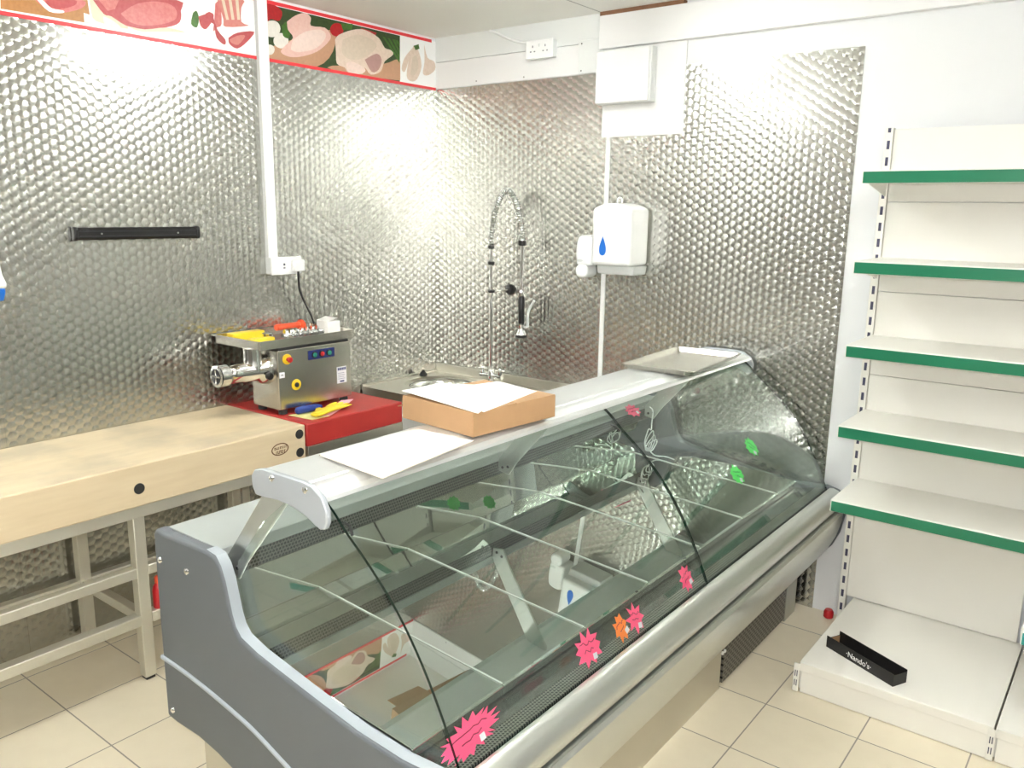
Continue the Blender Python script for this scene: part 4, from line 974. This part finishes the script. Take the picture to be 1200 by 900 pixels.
# white cable hank hanging in the counter
g = G()
cx, cy = 1.588, -0.285
path = [(1.530, -0.188, 0.848), (1.560, -0.215, 0.846), (1.58, -0.245, 0.835), (1.585, -0.262, 0.80), (cx, -0.27, 0.765)]
for k in range(3):
    for j in range(8):
        a = PI/2+2*PI*j/8
        path.append((cx+0.006*k+0.004*math.sin(3*a), cy+(0.040+0.007*k)*math.cos(a), 0.725+(0.046-0.010*k)*math.sin(a)-0.014*k))
path += [(cx+0.01, -0.30, 0.705), (cx+0.012, -0.298, 0.675), (cx+0.03, -0.275, 0.648), (cx+0.07, -0.25, 0.6445), (cx+0.12, -0.26, 0.642)]
g.tube(spline(path, 5), 0.0028, 8)
tag(g.make('cable_hank', 'cable'), 'coiled white cable hanging inside the far end of the counter', 'cable')

# ------------------------------------------------------------------ things on the canopy
TOP = 1.1362
o = wavy_sheet('card_sheet', [(1.742, -2.315), (2.003, -2.345), (1.962, -1.975), (1.745, -1.965)], TOP+0.0006, 0.0022, 'cardpale', 0.003, lambda u, v: 0.004*u)
tag(o, 'flat pale cardboard sheet lying on the near end of the counter canopy', 'cardboard sheet')
t = thing('cardboard_box', 'shallow brown cardboard box on the counter canopy', 'box', (1.785, -1.74, TOP), -0.10)
W2, D2, H = 0.152, 0.172, 0.066
g = G()
th = 0.004
for a in ((-W2, W2, -D2, -D2+th), (-W2, W2, D2-th, D2), (-W2, -W2+th, -D2+th, D2-th), (W2-th, W2, -D2+th, D2-th)):
    g.box(*a, 0.0005, H)
g.box(-W2+th, W2-th, -D2+th, D2-th, 0.0005, 0.004)
g.make('body', 'card', t, local=True, smooth=0)
G().box(-W2+0.0005, W2-0.0005, -D2+0.0005, -0.002, H, H+0.003).make('top_flap', 'card', t, local=True, smooth=0)
G().box(-W2+0.0005, W2-0.0005, 0.002, D2-0.0005, H, H+0.003).make('top_flap', 'card', t, local=True, smooth=0)
G().poly([(-W2-0.0005, -D2+0.06, 0.045), (-W2-0.060, -D2+0.03, 0.022), (-W2-0.055, -D2+0.16, 0.022), (-W2-0.0005, -D2+0.20, 0.045)], 0.003, (0, 0, -1)).make('side_flap', 'card', t, local=True, smooth=0)
PZ = TOP+H+0.0036
o = wavy_sheet('paper_sheet', [(1.600, -1.885), (1.935, -1.925), (1.800, -1.585), (1.600, -1.72)], PZ, 0.0008, 'paper', 0.003, lambda u, v: 0.006*(1-u))
tag(o, 'white paper sheet on the cardboard box, upper one with the corner overhanging the left', 'paper')
o = wavy_sheet('paper_sheet', [(1.64, -1.80), (1.935, -1.90), (1.885, -1.585), (1.70, -1.545)], PZ-0.0004, 0.0003, 'paper', 0.0, None)
tag(o, 'white paper sheet directly on top of the cardboard box, under the other sheet', 'paper')

t = thing('steel_tray', 'shallow stainless steel tray on the far end of the counter canopy', 'tray', (1.835, -0.48, TOP), 0.06)
g = G()
def rr(w, d, r, z): return [g.bm.verts.new((a, b, z)) for a, b in rrect(-w, w, -d, d, r)]
rings = [rr(.132, .252, .01, 0.0), rr(.150, .272, .012, 0.019), rr(.150, .272, .012, 0.022), rr(.143, .265, .01, 0.022), rr(.130, .250, .008, 0.003)]
for a, b in zip(rings, rings[1:]):
    for i in range(len(a)): g.face([a[i], a[(i+1)%len(a)], b[(i+1)%len(a)], b[i]])
g.face(rings[0][::-1]); g.face(rings[-1])
g.make('tray', 'steel', t, local=True)
G().prism([(0.250, 0.012), (0.258, 0.024), (0.274, 0.024), (0.274, 0.012)], 'x', -0.143, 0.143).make('far_lip', 'paper', t, local=True) if False else None

# ------------------------------------------------------------------ gondola shelving
def upright(t, x, z1=2.08, w=0.03):
    return G().box(x-w/2, x+w/2, -0.068, -0.040, 0, z1).make('upright', slotted_upright(x), t, bevel=0.002)
def bay(x0, x1, zs, lab, depth=0.41, strip='green', bdx=0.040):
    t = thing('shelving_bay', lab, 'shelving', ((x0+x1)/2, -0.3, 0), 0, 'white gondola shelving bays')
    upright(t, x0-0.004)
    zz = [0.13, 0.62, 1.11, 1.45, 1.80, 2.075]
    for a, b in zip(zz, zz[1:]):
        G().box(x0+0.012, x1-0.020, -0.060, -0.046, a+0.001, b-0.001).make('back_panel', 'cream', t, bevel=0.0015)
    for z in zs:
        s = G().prism([(-0.062, z-0.030), (-0.062, z), (-depth+0.004, z), (-depth, z-0.003), (-depth, z-0.046), (-depth+0.012, z-0.046), (-depth+0.012, z-0.030)], 'x', x0+0.006, x1-0.008).make('shelf', 'cream', t, bevel=0.001)
        G().box(x0+0.010, x1-0.010, -depth-0.004, -depth-0.0002, z-0.044, z-0.004).make('price_strip', strip, s, bevel=0.001)
        for xb in (x0+0.004, x1-0.009):
            G().prism([(-0.069, z-0.085), (-0.069, z-0.004), (-depth+0.02, z-0.004), (-depth+0.02, z-0.030), (-0.12, z-0.075)], 'x', xb-0.002, xb+0.0015).make('bracket', 'cream', s)
    bx0 = x0+bdx
    G().prism([(-0.045, 0.100), (-0.045, 0.128), (-0.708, 0.128), (-0.722, 0.122), (-0.722, 0.088), (-0.712, 0.088), (-0.712, 0.100)], 'x', bx0, x1+0.0005).make('base_shelf', 'cream', t, bevel=0.002)
    G().box(bx0+0.006, x1-0.0005, -0.718, -0.706, 0.002, 0.088).make('kick_plate', 'cream', t, bevel=0.002)
    f = G().prism([(-0.07, 0.0), (-0.07, 0.099), (-0.7055, 0.099), (-0.7055, 0.012), (-0.69, 0.0)], 'x', bx0-0.002, bx0+0.005).make('base_foot', 'cream', t)
    fp = G().box(bx0-0.020, bx0+0.002, -0.7275, -0.7225, 0.004, 0.118).make('foot_end', 'cream', t, bevel=0.003)
    for z in (0.028, 0.066):
        for dx in (-0.014, -0.007): G().box(bx0+dx, bx0+dx+0.003, -0.7282, -0.7273, z, z+0.024).make('slot', 'slot', fp, smooth=0)
    return t
bay(2.449, 3.122, (1.905, 1.584, 1.273, 0.962, 0.664), 'white shelving bay with five green-edged shelves against the back wall')
t2 = bay(3.1455, 3.835, (1.95, 1.50, 1.05, 0.44), 'white shelving bay cut off at the right edge, one low teal-edged shelf showing', depth=0.64, strip='teal', bdx=-0.017)

t = thing('cutlery_box', 'long open black card tray with white lettering on the base shelf', 'box', (2.682, -0.592, 0.1285), -0.46)
Lh, Wh, Hh = 0.152, 0.034, 0.046
g = G()
g.box(-Lh, Lh, -Wh, Wh, 0.0003, 0.003); g.box(-Lh, Lh, -Wh, -Wh+0.002, 0.003, Hh); g.box(-Lh, Lh, Wh-0.002, Wh, 0.003, Hh+0.004); g.box(Lh-0.002, Lh, -Wh+0.002, Wh-0.002, 0.003, Hh-0.004); g.box(-Lh, -Lh+0.002, -Wh+0.002, Wh-0.002, 0.003, Hh-0.012)
g.make('body', 'nando', t, local=True, smooth=0)
G().box(-Lh+0.002, -Lh+0.0028, -Wh+0.0022, Wh-0.0022, 0.0032, Hh-0.013).make('end_lining', 'card', t, local=True, smooth=0)
text_mesh("·Nando's·", 0.030, 'lettering', 'paper', t, Matrix.Translation((0.0, -Wh-0.0004, 0.021)) @ Matrix.Rotation(PI/2, 4, 'X'))

tag(G().lathe([(0.016, 0.0005), (0.021, 0.006), (0.021, 0.030), (0.015, 0.040)], (2.392, -0.052, 0), n=18).make('pipe_cap', 'redplastic'), 'small red cap on the floor by the wall between counter and shelving', 'cap')

# ------------------------------------------------------------------ lamps of the shop
def batten(cx, cy, ln, along, label):
    t = thing('ceiling_lamp', label, 'lamp', (cx, cy, ZC-0.09), 0, 'fluorescent ceiling lamps')
    hx_, hy_ = (ln/2, 0.05) if along == 'x' else (0.05, ln/2)
    G().box(cx-hx_, cx+hx_, cy-hy_, cy+hy_, ZC-0.05, ZC-0.001).make('housing', 'plastic', t, bevel=0.004)
    a, b = ((cx-ln/2+0.03, cy, ZC-0.072), (cx+ln/2-0.03, cy, ZC-0.072)) if along == 'x' else ((cx, cy-ln/2+0.03, ZC-0.072), (cx, cy+ln/2-0.03, ZC-0.072))
    G().tube([a, b], 0.018, 14).make('tube', 'tube', t)
batten(1.35, -1.02, 0.80, 'y', 'fluorescent ceiling lamp over the gap between sink and counter')
batten(3.30, -2.2, 1.5, 'y', 'fluorescent ceiling lamp over the aisle in front of the shelves')
batten(0.92, -3.15, 1.2, 'y', 'fluorescent ceiling lamp behind the photographer on the left')
batten(4.0, -4.6, 1.5, 'y', 'fluorescent ceiling lamp behind the photographer on the right')

def rot_cam(): pass
C0 = Vector((3.35062, -3.60823, 1.74998))
A = Vector((0.78955822, 0.61352581, 0.01356081)); B = Vector((-0.13624337, 0.15370239, 0.97867937)); Wd = Vector((-0.59836073, 0.77457191, -0.20494581))
fl = bpy.data.lights.new('camera_flash', 'AREA'); fl.energy = 17.0; fl.size = 0.03; fl.color = (1, 0.98, 0.95)
fo = bpy.data.objects.new('camera_flash', fl); COL.objects.link(fo)
fo.matrix_world = Matrix.Translation(C0 + A*(-0.04) + B*0.045) @ Matrix((A, B, -Wd)).transposed().to_4x4()

w = bpy.data.worlds.new('world'); SC.world = w; w.use_nodes = True
w.node_tree.nodes['Background'].inputs[0].default_value = (0.5, 0.5, 0.5, 1); w.node_tree.nodes['Background'].inputs[1].default_value = 0.3

cam = bpy.data.cameras.new('camera'); co = bpy.data.objects.new('camera', cam); COL.objects.link(co)
cam.sensor_width = 36.0; cam.sensor_fit = 'HORIZONTAL'; cam.lens = 974.693*36/1200; cam.clip_start = 0.05
co.matrix_world = Matrix.Translation(C0) @ Matrix((A, B, -Wd)).transposed().to_4x4()
SC.camera = co
SC.view_settings.view_transform = 'Standard'; SC.view_settings.look = 'None'; SC.view_settings.gamma = 1.0; SC.view_settings.use_curve_mapping = False
SC.view_settings.exposure = 1.2
cy_ = SC.cycles
cy_.max_bounces = 10; cy_.diffuse_bounces = 4; cy_.glossy_bounces = 5; cy_.transparent_max_bounces = 16
cy_.sample_clamp_indirect = 30.0; cy_.caustics_reflective = True; cy_.blur_glossy = 0.0
cy_.use_denoising = True
